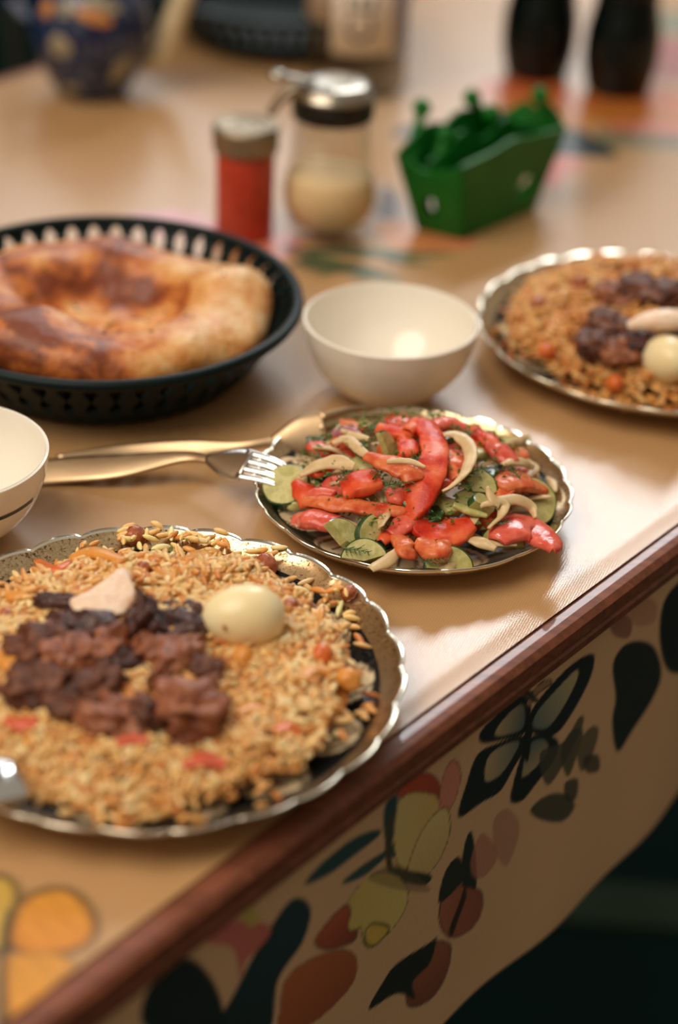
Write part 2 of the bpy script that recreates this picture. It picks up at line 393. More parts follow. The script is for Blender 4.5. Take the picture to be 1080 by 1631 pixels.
# ------------------------------------------------------------------ table
MT = Matrix.Rotation(ANG_U, 4, 'Z')
def tb(u0, u1, v0, v1, z0, z1, bev=0, name='m'):
    return boxm(name, (u0, -v1, z0), (u1, -v0, z1), MT, bev)
TW = .0130
table = thing('dining_table', 'long dining table with a reddish brown wooden edge moulding', 'table', (0, 0, 0))
link('table_top', tb(U0 + .01, U1 - .01, V_FAR + TW, V_EDGE - TW, TZ - .018, TZ - .001), M_wood, table)
def moulding(u0, u1, v_in, v_out, along_u=True):
    # moulding with rounded top outer edge and a stepped lower bead
    s = 1 if v_out > v_in else -1; wv = abs(v_out - v_in)
    prof = [(0, -.023), (0, .0002), (.001, .0012), (wv * .5, .0014), (wv * .8, .0006), (wv, -.003), (wv, -.0105), (wv - .0018, -.0125), (wv - .0018, -.0140), (wv - .0006, -.0155), (wv - .0010, -.0205), (wv - .004, -.022)]
    V = []; F = []; m = len(prof)
    for t in ((u0, u1)):
        for (d, z) in prof:
            q = v_in + s * d
            V.append((EU * t + EN * q if along_u else EU * q + EN * t) + Vector((0, 0, TZ + z)))
    for k in range(m): F.append((k, (k + 1) % m, m + (k + 1) % m, m + k))
    F += [tuple(range(m))[::-1], tuple(range(m, 2 * m))]
    me = mesh('edge_moulding', V, F, sm=False); return me
link('edge_moulding', moulding(U0, U1, V_EDGE - .001, V_EDGE + TW), M_wood, table)
link('edge_moulding', moulding(U0, U1, V_FAR + .001, V_FAR - TW), M_wood, table)
link('edge_moulding', moulding(V_FAR, V_EDGE, U0 + .001, U0 - TW, False), M_wood, table)
link('edge_moulding', moulding(V_FAR, V_EDGE, U1 - .001, U1 + TW, False), M_wood, table)
for uu in (U0 + .05, U1 - .05):
    for vv in (V_FAR + .07, V_EDGE - .07):
        link('leg', tb(uu - .03, uu + .03, vv - .03, vv + .03, 0, TZ - .018, .004), M_darkwood, table)

BASE = (197, 154, 106)
# flat oilcloth on the table top
VE0, VE1, UE0, UE1 = V_FAR + .001, V_EDGE + .0005, U0 + .002, U1 - .002
us = np.concatenate([np.arange(UE0, .30, .03), np.arange(.30, .62, .0022), np.arange(.62, .95, .015), np.arange(.95, 1.85, .0026), np.arange(1.85, UE1, .03), [UE1]])
vs = np.arange(VE0, VE1, .0026); vs = np.append(vs[:-1], VE1)
U_, V_ = np.meshgrid(us, vs, indexing='ij')
X = EU.x * U_ + EN.x * V_; Y = EU.y * U_ + EN.y * V_
C = np.tile(np.array(lin(BASE)), X.shape + (1,))
def top(pts): return [tuple(at(x, y)[:2]) for x, y in pts]
DK, TEAL, ORG, YEL, PNK, RED = (44, 42, 34), (44, 74, 68), (224, 140, 44), (214, 176, 84), (206, 128, 116), (196, 84, 56)
# yellow butterfly at the near corner
paint(C, X, Y, top([(12, 1500), (25, 1450), (60, 1425), (105, 1420), (140, 1445), (153, 1480), (140, 1510), (100, 1522), (50, 1528)]), ORG, DK, .003, (226, 160, 62), (0, 1), .002)
paint(C, X, Y, top([(8, 1535), (60, 1520), (105, 1528), (115, 1550), (80, 1590), (35, 1630), (10, 1620)]), (228, 156, 58), (120, 90, 40), .0012, (214, 150, 60), (0, 1), .003)
paint(C, X, Y, top([(-60, 1440), (-20, 1402), (10, 1402), (28, 1425), (15, 1480), (0, 1520), (-40, 1500)]), YEL, DK, .003)
paint(C, X, Y, top([(0, 1530), (6, 1470), (18, 1450), (16, 1500), (10, 1560), (14, 1640), (-4, 1640)]), DK)
# flowers and leaves between basket and green holder
paint(C, X, Y, top([(380, 395), (420, 372), (470, 380), (480, 405), (440, 418), (400, 415)]), (226, 130, 70), None, .001, (196, 110, 120), (1, 0))
paint(C, X, Y, top([(330, 360), (370, 350), (400, 362), (380, 385), (345, 385)]), (214, 110, 128), None, .001, (200, 120, 140), (1, 0))
paint(C, X, Y, top([(190, 350), (260, 338), (330, 345), (320, 372), (250, 376)]), (214, 150, 158), None)
paint(C, X, Y, top([(560, 330), (585, 290), (620, 300), (640, 330), (650, 370), (600, 385)]), (200, 176, 160), (90, 84, 84), .0012)
paint(C, X, Y, top([(600, 345), (612, 300), (632, 320), (628, 350)]), (86, 74, 76), None)
paint(C, X, Y, top([(590, 365), (640, 352), (690, 372), (760, 388), (720, 402), (640, 400)]), (224, 150, 72), None, .001, (214, 128, 96), (1, 0))
for q in ([(480, 400), (560, 396), (640, 402), (725, 408), (640, 414), (560, 412)], [(520, 418), (560, 420), (610, 436), (640, 450), (590, 446), (540, 432)],
          [(470, 415), (500, 420), (530, 440), (545, 452), (500, 440)], [(440, 392), (470, 396), (520, 410), (560, 425), (500, 418), (450, 404)], [(590, 408), (640, 416), (690, 424), (640, 424)]):
    paint(C, X, Y, top(q), TEAL, None, .001, (96, 112, 66), (1, 0))
paint(C, X, Y, top([(500, 330), (540, 322), (560, 345), (530, 365), (500, 355)]), (120, 110, 150), None)
# far flowers under the dark bottles, dark blade leaf, fern
paint(C, X, Y, top([(628, 222), (640, 204), (700, 200), (760, 205), (800, 175), (850, 182), (915, 205), (985, 250), (900, 250), (820, 246), (740, 228), (680, 218)]), (40, 44, 48), None, .001, (28, 44, 46), (1, 0))
paint(C, X, Y, top([(752, 140), (800, 128), (870, 130), (930, 155), (960, 185), (930, 206), (870, 204), (810, 180)]), (208, 88, 52), None, .001, (206, 140, 52), (0, -1))
paint(C, X, Y, top([(930, 160), (985, 140), (1060, 142), (1110, 170), (1100, 205), (1020, 206), (960, 200)]), (206, 96, 54), None, .001, (196, 130, 50), (0, -1))
paint(C, X, Y, top([(960, 206), (1020, 196), (1100, 204), (1110, 225), (1030, 226)]), (222, 130, 110), None)
paint(C, X, Y, top([(1020, 70), (1060, 62), (1110, 76), (1110, 118), (1060, 130), (1025, 115)]), (190, 100, 92), None)
paint(C, X, Y, top([(1010, 30), (1060, 22), (1110, 30), (1110, 60), (1050, 50)]), (130, 140, 110), None)
paint(C, X, Y, top([(866, 282), (875, 258), (905, 252), (935, 268), (900, 280), (880, 300)]), (222, 108, 98), None, .001, (216, 140, 120), (1, 0))
paint(C, X, Y, top([(720, 200), (742, 190), (760, 205), (752, 232), (730, 228)]), (96, 92, 112), None)
for k in range(9):
    x0 = 950 + k * 17
    paint(C, X, Y, top([(x0, 206 + k), (x0 + 12, 212 + k), (x0 + 26, 238 + k), (x0 + 18, 236 + k), (x0 + 4, 222 + k)]), (112, 122, 92), None)
nu, nv = X.shape
idx = np.arange(nu * nv).reshape(nu, nv)
F = np.stack([idx[:-1, :-1], idx[1:, :-1], idx[1:, 1:], idx[:-1, 1:]], -1).reshape(-1, 4)
Z = np.full(X.shape, TZ + .0014)
de = np.clip((V_ - (V_EDGE - .012)) / .012, 0, 1); Z = Z + .0012 * de - .0018 * de ** 4 * 0
verts = np.stack([X, Y, Z], -1).reshape(-1, 3)
me = mesh('oilcloth', verts, F, col=C.reshape(-1, 4))
tag(link('tablecloth', me, M_cloth), 'tan printed oilcloth with shiny clear surface lying flat on the table', 'tablecloth')

# hanging printed cloth under the moulding
VD = V_EDGE + .004
us = np.concatenate([np.arange(U0, .28, .02), np.arange(.28, 1.02, .0015), np.arange(1.02, U1, .02), [U1]])
zs = np.arange(-.235, -.016, .0015)
U_, Z_ = np.meshgrid(us, zs, indexing='ij')
C = np.tile(np.array(lin((196, 158, 120))), U_.shape + (1,))
def dr(pts): return [on_drape(x, y, VD) for x, y in pts]
def dp(pts, *a, **k): paint(C, U_, Z_, dr(pts), *a, **k)
BK = (16, 30, 32); TL = (38, 66, 70); CRM = (206, 178, 116)
# butterfly
dp([(846, 1165), (845, 1140), (862, 1110), (905, 1062), (935, 1042), (946, 1046), (938, 1080), (912, 1130), (885, 1168), (862, 1172)], BK)
dp([(850, 1158), (856, 1135), (880, 1105), (915, 1068), (918, 1080), (896, 1125), (872, 1158)], (70, 96, 100), None, .001, (176, 160, 116), (1, .6))
dp([(838, 1168), (800, 1180), (768, 1184), (766, 1166), (790, 1140), (822, 1112), (838, 1108), (846, 1135)], BK)
dp([(834, 1160), (805, 1172), (790, 1170), (800, 1150), (825, 1125), (836, 1128)], (62, 86, 92), None, .001, (178, 156, 112), (-1, .2))
dp([(836, 1172), (795, 1184), (762, 1202), (744, 1250), (732, 1303), (770, 1280), (800, 1262), (822, 1222), (840, 1190)], BK)
dp([(828, 1182), (800, 1190), (778, 1210), (776, 1245), (800, 1235), (820, 1205)], (88, 104, 98), None, .001, (176, 152, 112), (-1, 0))
dp([(842, 1176), (872, 1170), (888, 1182), (880, 1210), (856, 1246), (834, 1276), (816, 1278), (822, 1240), (832, 1205)], BK)
dp([(846, 1184), (866, 1178), (872, 1196), (852, 1224), (834, 1238), (838, 1208)], (74, 94, 92), None, .001, (160, 142, 104), (0, -1))
dp([(836, 1200), (838, 1150), (844, 1120), (849, 1150), (846, 1195), (841, 1215)], (14, 24, 24))
dp([(840, 1120), (850, 1100), (868, 1084), (880, 1085), (874, 1092), (856, 1106), (845, 1124)], (150, 112, 84), (60, 50, 40), .0008)
# dark leaves at the right
dp([(974, 1060), (990, 1030), (1015, 1020), (1040, 1030), (1050, 1070), (1036, 1110), (1005, 1160), (980, 1196), (972, 1150), (978, 1110)], (22, 34, 32))
dp([(1048, 1010), (1060, 950), (1100, 920), (1130, 980), (1100, 1060), (1060, 1066)], (12, 26, 28))
# small flowers and foliage right of the butterfly
for q, c in (([(890, 1200), (905, 1165), (925, 1160), (915, 1200), (900, 1235)], (52, 58, 46)), ([(915, 1185), (940, 1155), (950, 1165), (935, 1210), (920, 1225)], (78, 72, 56)),
             ([(845, 1290), (870, 1265), (895, 1262), (910, 1280), (890, 1305), (860, 1305)], (30, 46, 40)), ([(895, 1245), (915, 1238), (912, 1268), (897, 1272)], (38, 50, 42)),
             ([(925, 1205), (948, 1200), (950, 1224), (930, 1228)], (54, 52, 44)), ([(970, 990), (990, 975), (1006, 990), (1000, 1015), (978, 1012)], (130, 84, 66)),
             ([(860, 1200), (895, 1180), (920, 1140), (926, 1150), (900, 1205), (870, 1250)], (60, 62, 50))):
    dp(q, c, alpha=.9)
dp([(1000, 960), (1020, 950), (1045, 960), (1040, 990), (1010, 995)], (166, 112, 92), alpha=.7)
# upper tulips with leaves
dp([(636, 1268), (642, 1240), (660, 1228), (690, 1236), (702, 1252), (700, 1272), (665, 1275)], (176, 78, 50), (90, 50, 36), .0008, (150, 64, 46), (1, 0))
dp([(700, 1290), (706, 1240), (722, 1210), (735, 1230), (728, 1270), (710, 1300)], (190, 122, 100), (110, 60, 50), .0008)
dp([(632, 1296), (640, 1272), (664, 1262), (696, 1268), (700, 1290), (676, 1340), (652, 1386), (636, 1376), (630, 1335)], CRM, (70, 60, 40), .0008, (196, 162, 100), (1, 0))
dp([(652, 1390), (672, 1330), (700, 1292), (716, 1292), (718, 1330), (702, 1372), (680, 1398), (664, 1400)], (206, 178, 120), (60, 52, 36), .0009, (184, 158, 104), (0, -1))
dp([(630, 1384), (650, 1388), (690, 1396), (680, 1412), (650, 1408), (632, 1396)], (40, 52, 40))
dp([(484, 1408), (515, 1372), (565, 1335), (604, 1322), (606, 1332), (570, 1360), (525, 1392)], TL, None, .001, (34, 66, 66), (1, 0))
dp([(545, 1406), (575, 1382), (622, 1354), (622, 1362), (590, 1392), (560, 1406)], (44, 72, 66))
dp([(620, 1360), (612, 1310), (616, 1280), (634, 1266), (632, 1300), (628, 1340), (634, 1366)], TL)
dp([(622, 1395), (616, 1350), (622, 1300), (627, 1300), (624, 1350), (632, 1395)], (70, 60, 40))
# lower yellow tulip and orange one
dp([(554, 1446), (574, 1412), (604, 1392), (636, 1396), (654, 1420), (652, 1446), (632, 1482), (600, 1512), (584, 1504), (578, 1480), (560, 1486)], (188, 166, 92), (66, 58, 40), .0008, (202, 176, 110), (1, 0))
dp([(586, 1488), (600, 1474), (626, 1482), (606, 1508), (590, 1508)], (196, 164, 76), (30, 28, 22), .0014)
dp([(500, 1500), (515, 1476), (548, 1444), (560, 1452), (556, 1484), (572, 1484), (566, 1502), (520, 1512)], (166, 82, 54), (50, 38, 30), .001, (120, 60, 44), (0, -1))
dp([(444, 1600), (452, 1560), (490, 1528), (545, 1514), (572, 1530), (566, 1570), (520, 1612), (470, 1640), (440, 1640)], (166, 92, 54), (110, 64, 44), .0008, (140, 74, 46), (0, -1))
dp([(590, 1400), (640, 1380), (690, 1420), (640, 1420)], (90, 76, 50), alpha=.5)
# brown red tulip pair
dp([(742, 1420), (738, 1380), (746, 1336), (756, 1330), (764, 1390), (762, 1424)], (28, 40, 36))
dp([(704, 1470), (708, 1430), (724, 1412), (750, 1416), (774, 1424), (772, 1456), (752, 1480), (722, 1490)], (150, 92, 66), (44, 34, 28), .001, (128, 74, 56), (1, 0))
dp([(720, 1480), (736, 1440), (744, 1416), (748, 1430), (736, 1462), (726, 1488)], (46, 34, 28))
dp([(702, 1440), (712, 1390), (734, 1366), (742, 1400), (728, 1420)], (34, 42, 36))
dp([(655, 1590), (664, 1540), (690, 1502), (722, 1500), (722, 1530), (706, 1566), (676, 1592)], (140, 84, 58), (44, 34, 28), .001, (112, 64, 48), (0, -1))
dp([(596, 1608), (618, 1566), (640, 1536), (690, 1500), (700, 1494), (690, 1530), (664, 1560), (668, 1584), (640, 1580)], (24, 34, 30))
dp([(754, 1370), (770, 1330), (790, 1345), (796, 1372), (776, 1400), (758, 1398)], (158, 100, 82), alpha=.7)
dp([(790, 1310), (812, 1290), (830, 1320), (812, 1380), (794, 1360)], (150, 98, 82), alpha=.6)
# big dark leaves at the lower left, pink flower
dp([(345, 1640), (372, 1580), (412, 1505), (455, 1440), (480, 1430), (494, 1452), (480, 1500), (440, 1560), (424, 1640)], (14, 34, 38), None, .001, (24, 52, 56), (.5, 1))
dp([(235, 1640), (228, 1590), (262, 1545), (298, 1524), (332, 1552), (352, 1600), (352, 1660)], (14, 32, 34))
dp([(330, 1500), (360, 1470), (400, 1466), (430, 1476), (420, 1500), (390, 1530), (382, 1560), (370, 1510)], (186, 104, 94), None, .001, (176, 96, 84), (1, 0))
dp([(385, 1462), (400, 1444), (412, 1460), (402, 1476)], (176, 158, 84))
dp([(860, 1120), (846, 1100), (826, 1090), (840, 1112)], (50, 48, 40))
C[..., :3] = np.clip(C[..., :3] * np.array([1.5, 1.62, 1.72]), 0, .85)
off = .004 * np.sin(U_ * 17 + 1) * np.clip((-Z_ - .017) / .2, 0, 1) + .0015 * np.sin(U_ * 55) * np.clip((-Z_ - .017) / .2, 0, 1)
VV = VD + off
hem = .010 * np.sin(U_ * 7 + .6) * np.clip((-Z_ - .15) / .085, 0, 1)
P3 = np.stack([EU.x * U_ + EN.x * VV, EU.y * U_ + EN.y * VV, TZ + Z_ + hem], -1)
nu, nv = U_.shape; idx = np.arange(nu * nv).reshape(nu, nv)
F = np.stack([idx[:-1, :-1], idx[1:, :-1], idx[1:, 1:], idx[:-1, 1:]], -1).reshape(-1, 4)
me = mesh('printed_drape', P3.reshape(-1, 3), F, col=C.reshape(-1, 4))
o = tag(link('hanging_cloth', me, M_drape), 'printed cloth with tulips and butterfly hanging below the wooden table edge', 'cloth')
sm_ = o.modifiers.new('thickness', 'SOLIDIFY'); sm_.thickness = .0012; sm_.offset = -1

# ------------------------------------------------------------------ scalloped plates
def plate(name, label, cx, cy, R, zr, nsc, rot, motifs=12):
    t = thing(name, label, 'plate', (cx, cy, TZ + .0015), rot)
    n = nsc * 12
    def prof(f):                       # height of the upper surface at radius fraction f
        f0 = .52
        if f < f0: return .0062
        s = (f - f0) / (1 - f0); return .0062 + (zr - .0062) * (s ** 2.7)
    fr = np.concatenate([np.linspace(0.001, .5, 14), np.linspace(.52, .912, 44)])
    V = []; C = []; F = []
    for f in fr:
        for k in range(n):
            a = 2 * math.pi * k / n; V.append((f * R * math.cos(a), f * R * math.sin(a), prof(f)))
            c = (226, 206, 172) if f < .5 else (18, 24, 26)
            ph = (a * motifs / (2 * math.pi)) % 1; w_ = abs(ph - .5) * 2
            if .56 < f < .892:
                s = (f - .56) / .332
                if w_ < .82 * math.sqrt(max(0, 1 - (2 * s - 1) ** 2)) : c = (232, 210, 170)
                if abs(w_ - .55 * math.sqrt(max(0, 1 - (2 * s - 1) ** 2))) < .05: c = (120, 104, 84)
                if w_ < .06 and s < .8: c = (40, 40, 38)
            if .50 < f <= .53: c = (30, 34, 34)
            if .50 < f < .501: c = (150, 132, 100)
            C.append(lin(c))
    for i in range(len(fr) - 1):
        for k in range(n):
            k2 = (k + 1) % n; F.append((i * n + k, i * n + k2, (i + 1) * n + k2, (i + 1) * n + k))
    link('painted_well', mesh('painted_well', V, F, col=C), M_plate, t)
    # gilded scalloped rim: upper face, rolled edge and underside down to the foot
    def sc(a, f):
        x = abs(math.sin(nsc * a / 2)); big = abs(math.sin(nsc * a / 4))
        k = max(0, (f - .91) / .09)
        return 1 + k * (-.018 + .022 * x ** .6 + .010 * (big ** 2)), k * (.0011 * x ** .7 - .0004)
    rows = [(.910, 0, 0), (.93, 0, 0), (.95, 0, 0), (.972, 0, 0), (.985, 0, .0006), (1.0, 0, .0008), (1.004, 0, -.0003), (.997, 0, -.0014), (.96, 0, -.0028), (.86, 0, -.0030), (.70, 0, -.0032), (.55, 0, -.0034)]
    def ring(name_, rows_, mat_, par):
        V = []; F = []
        for (f, _, dz) in rows_:
            for k in range(n):
                a = 2 * math.pi * k / n; s, z2 = sc(a, f); r = f * R * s
                V.append((r * math.cos(a), r * math.sin(a), prof(min(f, 1)) + z2 + dz))
        for i in range(len(rows_) - 1):
            for k in range(n):
                k2 = (k + 1) % n; F.append((i * n + k, i * n + k2, (i + 1) * n + k2, (i + 1) * n + k))
        return link(name_, mesh(name_, V, F), mat_, par)
    rim = ring('gilded_rim', rows[:5], M_gilt, t)
    ring('silvered_edge', rows[4:8], M_silver, rim)
    ring('underside', rows[7:], M_plate if False else M_silver, t)
    link('foot', lathe('foot', [(.40 * R, .004), (.56 * R, .0034), (.55 * R, .0), (.50 * R, .0), (.48 * R, .003), (.40 * R, .004)], 64), M_ceramic, t)
    t['label'] = label
    return t, prof
R0 = .120
FP = (-.0855, .6967); RP = (.2056, 1.0971); SP = (.0406, .8801); SR = .0889
plate('dinner_plate', 'large scalloped gilt rimmed plate of pilaf nearest the viewer', FP[0], FP[1], R0, .0204, 26, .3, 14)
plate('dinner_plate', 'scalloped gilt rimmed plate of pilaf at the right beyond the bowl', RP[0], RP[1], R0, .0204, 26, 1.1, 14)
plate('salad_plate', 'small scalloped dark plate with gilt rim holding the tomato salad', SP[0], SP[1], SR, .018, 24, .15, 12)

# ------------------------------------------------------------------ pilaf
def mound(x, y, R, h, seed):
    r = math.hypot(x, y) / R
    b = max(0, 1 - (r / .88) ** 2.6)
    ns = noise.noise(Vector((x * 38, y * 38, seed))) * .0065 + noise.noise(Vector((x * 90, y * 90, seed + 5))) * .0030
    return .009 + .006 * min(1, r) ** 3 + h * b ** .75 + ns * min(1, b * 3)
def grain_template():
    V = []; F = []; m = 6; rings = [(-1, .12), (-.82, .62), (-.35, 1), (.3, 1), (.8, .66), (1, .14)]
    for i, (x, r) in enumerate(rings):
        for k in range(m):
            a = 2 * math.pi * k / m; V.append((x * .5, r * .5 * math.cos(a) + .10 * (1 - x * x), r * .5 * math.sin(a)))
    for i in range(len(rings) - 1):
        for k in range(m):
            k2 = (k + 1) % m; F.append((i * m + k, i * m + k2, (i + 1) * m + k2, (i + 1) * m + k))
    F2 = [(0, 1, 2, 3), (0, 3, 4, 5)]; L = (len(rings) - 1) * m
    F2 += [(L, L + 3, L + 2, L + 1), (L, L + 5, L + 4, L + 3)]
    return np.array(V), np.array(F + F2)
GV, GF = grain_template()
PAL = [lin(c)[:3] for c in ((232, 184, 122), (240, 204, 146), (226, 166, 98), (246, 220, 172), (214, 148, 80), (236, 194, 132), (204, 132, 70))]
def rice(name, label, c, R, h, ng, seed, tint=1.0, edge=(), wdir=-2.0, wb=.79, warm=(1, 1, 1)):
    rg = np.random.default_rng(seed)
    # bed under the grains
    n = 72; fr = np.linspace(.01, .80, 26); V = []; F = []; C = []
    for f in fr:
        for k in range(n):
            a = 2 * math.pi * k / n; x, y = f * R * math.cos(a), f * R * math.sin(a)
            V.append((x, y, mound(x, y, R, h, seed) - .0025)); C.append(lin((190, 122, 62)))
    for i in range(len(fr) - 1):
        for k in range(n):
            k2 = (k + 1) % n; F.append((i * n + k, i * n + k2, (i + 1) * n + k2, (i + 1) * n + k))
    nb = len(V)
    pos = []
    while len(pos) < ng:
        a = rg.uniform(0, 2 * math.pi); f = math.sqrt(rg.uniform(0, 1)) * .90
        wob = wb + .07 * math.cos(a - wdir) + .025 * math.sin(7 * a + 2 * seed)
        if f > wob and rg.uniform() > .05: continue
        pos.append((f * R * math.cos(a), f * R * math.sin(a), 0))
    for (x, y, cnt, sp) in edge:
        for _ in range(cnt): pos.append((x + rg.normal() * sp, y + rg.normal() * sp, 1))
    G = len(pos); lens = rg.uniform(.0070, .0108, G); wid = rg.uniform(.0030, .0038, G)
    az = rg.uniform(0, 2 * math.pi, G); el = rg.normal(0, .26, G); rl = rg.uniform(0, 6.28, G)
    ax = np.stack([np.cos(az) * np.cos(el), np.sin(az) * np.cos(el), np.sin(el)], -1)
    s0 = np.stack([-np.sin(az), np.cos(az), 0 * az], -1); u0 = np.cross(ax, s0)
    s1 = s0 * np.cos(rl)[:, None] + u0 * np.sin(rl)[:, None]; u1 = np.cross(ax, s1)
    P = np.zeros((G, 3))
    for i, (x, y, e) in enumerate(pos):
        P[i] = (x, y, mound(x, y, R, h, seed) + rg.uniform(-.0012, .0038) + (.001 if e else 0))
        r = math.hypot(x, y) / R
        if r > .78: P[i, 2] = max(.0098 + .010 * max(0, (r - .78) / .2) ** 2, P[i, 2]) if r < .9 else .0215
    vv = (P[:, None, :] + ax[:, None, :] * (GV[None, :, 0:1] * lens[:, None, None]) + s1[:, None, :] * (GV[None, :, 1:2] * wid[:, None, None])
          + u1[:, None, :] * (GV[None, :, 2:3] * wid[:, None, None] * .85)).reshape(-1, 3)
    ff = (GF[None] + (np.arange(G) * len(GV))[:, None, None] + nb).reshape(-1, 4)
    ci = rg.choice(len(PAL), G, p=[.22, .22, .14, .18, .08, .12, .04]); cc = np.array(PAL)[ci] * rg.uniform(.88, 1.1, (G, 1)) * tint
    # oilier, browner clumps
    cl = np.array([noise.noise(Vector((p[0] * 30, p[1] * 30, seed + 9))) for p in P]); cc = cc * (1 - np.clip(cl, 0, .5)[:, None] * np.array([.25, .5, .8]))
    cc = cc * np.array(warm); cc[[i for i in range(G) if pos[i][2]]] *= 1.25; cc = np.minimum(cc, .95)  # rim grains coloured brighter to offset their backlit shading
    cc = np.hstack([cc, np.ones((G, 1))]); cc = np.repeat(cc, len(GV), 0)
    V = np.vstack([np.array(V), vv]); F = F + ff.tolist(); C = np.vstack([np.array(C), cc])
    o = link(name, mesh(name, V, F, col=C), M_rice, None, (c[0], c[1], TZ + .0015))
    return tag(o, label, 'rice', kind='stuff')
HF, HR = .026, .037
def rel(c, x, y, z): p = at(x, y, z); return (p.x - c[0], p.y - c[1])
edge = [rel(FP, 300, 862, .02) + (9, .0035), rel(FP, 205, 856, .022) + (12, .005), rel(FP, 130, 880, .02) + (7, .003), rel(FP, 535, 950, .02) + (12, .004),
        rel(FP, 560, 985, .02) + (3, .003), rel(FP, 415, 885, .022) + (8, .005), rel(FP, 250, 870, .02) + (18, .008), rel(FP, 340, 872, .02) + (14, .006)]
rice('pilaf_rice', 'orange tan pilaf rice heaped on the nearest plate', FP, R0, HF, 7400, 3, 1.0, edge, -2.0, .79, (1, .94, .83))
rice('pilaf_rice', 'darker browned pilaf rice heaped on the far right plate', RP, R0, HR, 5200, 8, .92, (), -.9, .86, (.94, .74, .50))

def rice_top(c, x, y, h, seed):      # iterate: point on the mound seen at pixel
    z = .070
    while z > .01:
        p = at(x, y, z)
        if z <= mound(p.x - c[0], p.y - c[1], R0, h, seed) + .0015: break
        z -= .0005
    return at(x, y, z), z
def onrice(c, h, seed, x, y, dz=0.0, name='piece', me=None, mat=None, label='', cat='', group=None, rot=(0, 0, 0)):
    p, z = rice_top(c, x, y, h, seed); p = at(x, y, z + dz)
    o = link(name, me, mat, None, p); o.rotation_euler = rot
    return tag(o, label, cat, group)

# eggs
def egg_mesh(L, W_):
    return lathe('egg', [(W_ / 2 * math.sin(t) * (1 + .10 * math.cos(t)), -L / 2 * math.cos(t)) for t in np.linspace(.0001, math.pi - .0001, 32)], 40)
def egg(label, x, y, dz, L, W_, rot, c, h, seed, spot=None):
    me = egg_mesh(L, W_); o = onrice(c, h, seed, x, y, dz, 'boiled_egg', me, M_egg, label, 'egg', None, rot)
    if spot:
        d = Vector(spot).normalized(); b = blob('brown_speck', (.0026, .0022, .0022), .2, 3, 2); s = link('brown_speck', b, M_spot, o)
        s.location = Vector((d.x * W_ * .5 * .98, d.y * W_ * .5 * .98, d.z * L * .5 * .98))
    return o
# egg axis lies across the picture: local z -> world x
p_, z_ = rice_top(FP, 388, 990, HF, 3)
e1 = egg('small peeled boiled egg lying whole on the front pilaf', 388, 982, .010, .0395, .0310, (0, 0, 0), FP, HF, 3)
e1.rotation_euler = Vector((-.95, -.20, .03)).to_track_quat('Z', 'Y').to_euler()
b = blob('brown_speck', (.003, .0022, .002), .2, 3, 2); s = link('brown_speck', b, M_spot, e1)
dd = e1.rotation_euler.to_matrix().transposed() @ ((CAMP - e1.location).normalized() * .9 + Vector((-.36, 0, -.34))).normalized()
s.location = Vector((dd.x * .0154, dd.y * .0154, dd.z * .0190))
e2 = egg('peeled boiled egg on the far right pilaf at the picture edge', 1066, 572, .006, .036, .029, (0, 0, 0), RP, HR, 8)
e2.rotation_euler = Vector((.5, -.85, .25)).to_track_quat('Z', 'Y').to_euler()
me = sweep('chicken_strip', [at(1000, 520, .054), at(1035, 511, .059), at(1075, 509, .060), at(1120, 515, .056)], [.006, .014, .017, .010], [.006, .011, .012, .008], n=20, m=14, box=.9, origin=at(1045, 512, .055))
tag(link('fat_slice', me, M_fat, None, at(1045, 512, .055)), 'smooth pale slice above the egg on the far right pilaf', 'meat')

# meat on the front plate: (px, py, length, width, height, mat, label, rz, seed, dz)
MEAT = [
 (78, 1030, .034, .026, .018, M_meat, 'wide brown meat chunk at the left of the front heap', .3, 1, .004),
 (140, 1006, .034, .018, .014, M_meatdark, 'flat purplish meat piece just left below the pale fat', -.2, 2, .006),
 (112, 1050, .026, .022, .016, M_meatlight, 'reddish brown meat chunk in the left middle of the heap', .9, 3, .005),
 (178, 1030, .015, .030, .014, M_meatlight, 'pinkish brown upright strip of meat under the pale fat', -.4, 4, .007),
 (96, 962, .024, .010, .008, M_meatdark, 'dark purple sliver of meat left of the pale fat', -.35, 5, .003),
 (225, 995, .012, .018, .024, M_meatdark, 'dark pointed piece standing right of the pale fat', .2, 6, .008),
 (244, 1040, .022, .016, .014, M_meatlight, 'light brown rounded chunk below the standing piece', .5, 7, .005),
 (275, 972, .022, .009, .008, M_meatdark, 'thin purple dark shred nearest the egg', -.15, 8, .003),
 (285, 1000, .026, .014, .012, M_meatdark, 'dark purplish chunk lying left of the egg', -.25, 9, .003),
 (282, 1050, .011, .032, .012, M_meatlight, 'long reddish meat strip at the right of the heap', -.5, 10, .006),
 (60, 1092, .026, .022, .016, M_meat, 'brown chunk at the lower left end of the heap', .2, 11, .004),
 (120, 1120, .024, .020, .015, M_meat, 'dark brown chunk low in the left of the heap', -.5, 12, .004),
 (185, 1148, .028, .022, .016, M_meatlight, 'nearest brown meat chunk at the bottom of the heap', .1, 13, .004),
 (155, 1092, .018, .024, .014, M_meat, 'middle meat chunk left of the yellow rice gap', -.7, 14, .005),
 (232, 1140, .016, .018, .014, M_meat, 'small brown chunk below the yellow rice gap', .8, 15, .004),
 (305, 1128, .030, .026, .018, M_meatlight, 'big brown chunk at the lower right of the heap', .4, 16, .004),
 (322, 1078, .018, .020, .014, M_meat, 'dark chunk at the right edge of the heap', .1, 17, .003),
 (312, 1168, .024, .012, .010, M_meatlight, 'thin brown piece nearest the viewer at lower right', .35, 18, .003),
 (200, 1068, .020, .014, .014, M_meatdark, 'dark piece above the yellow rice gap', .1, 19, .003),
]
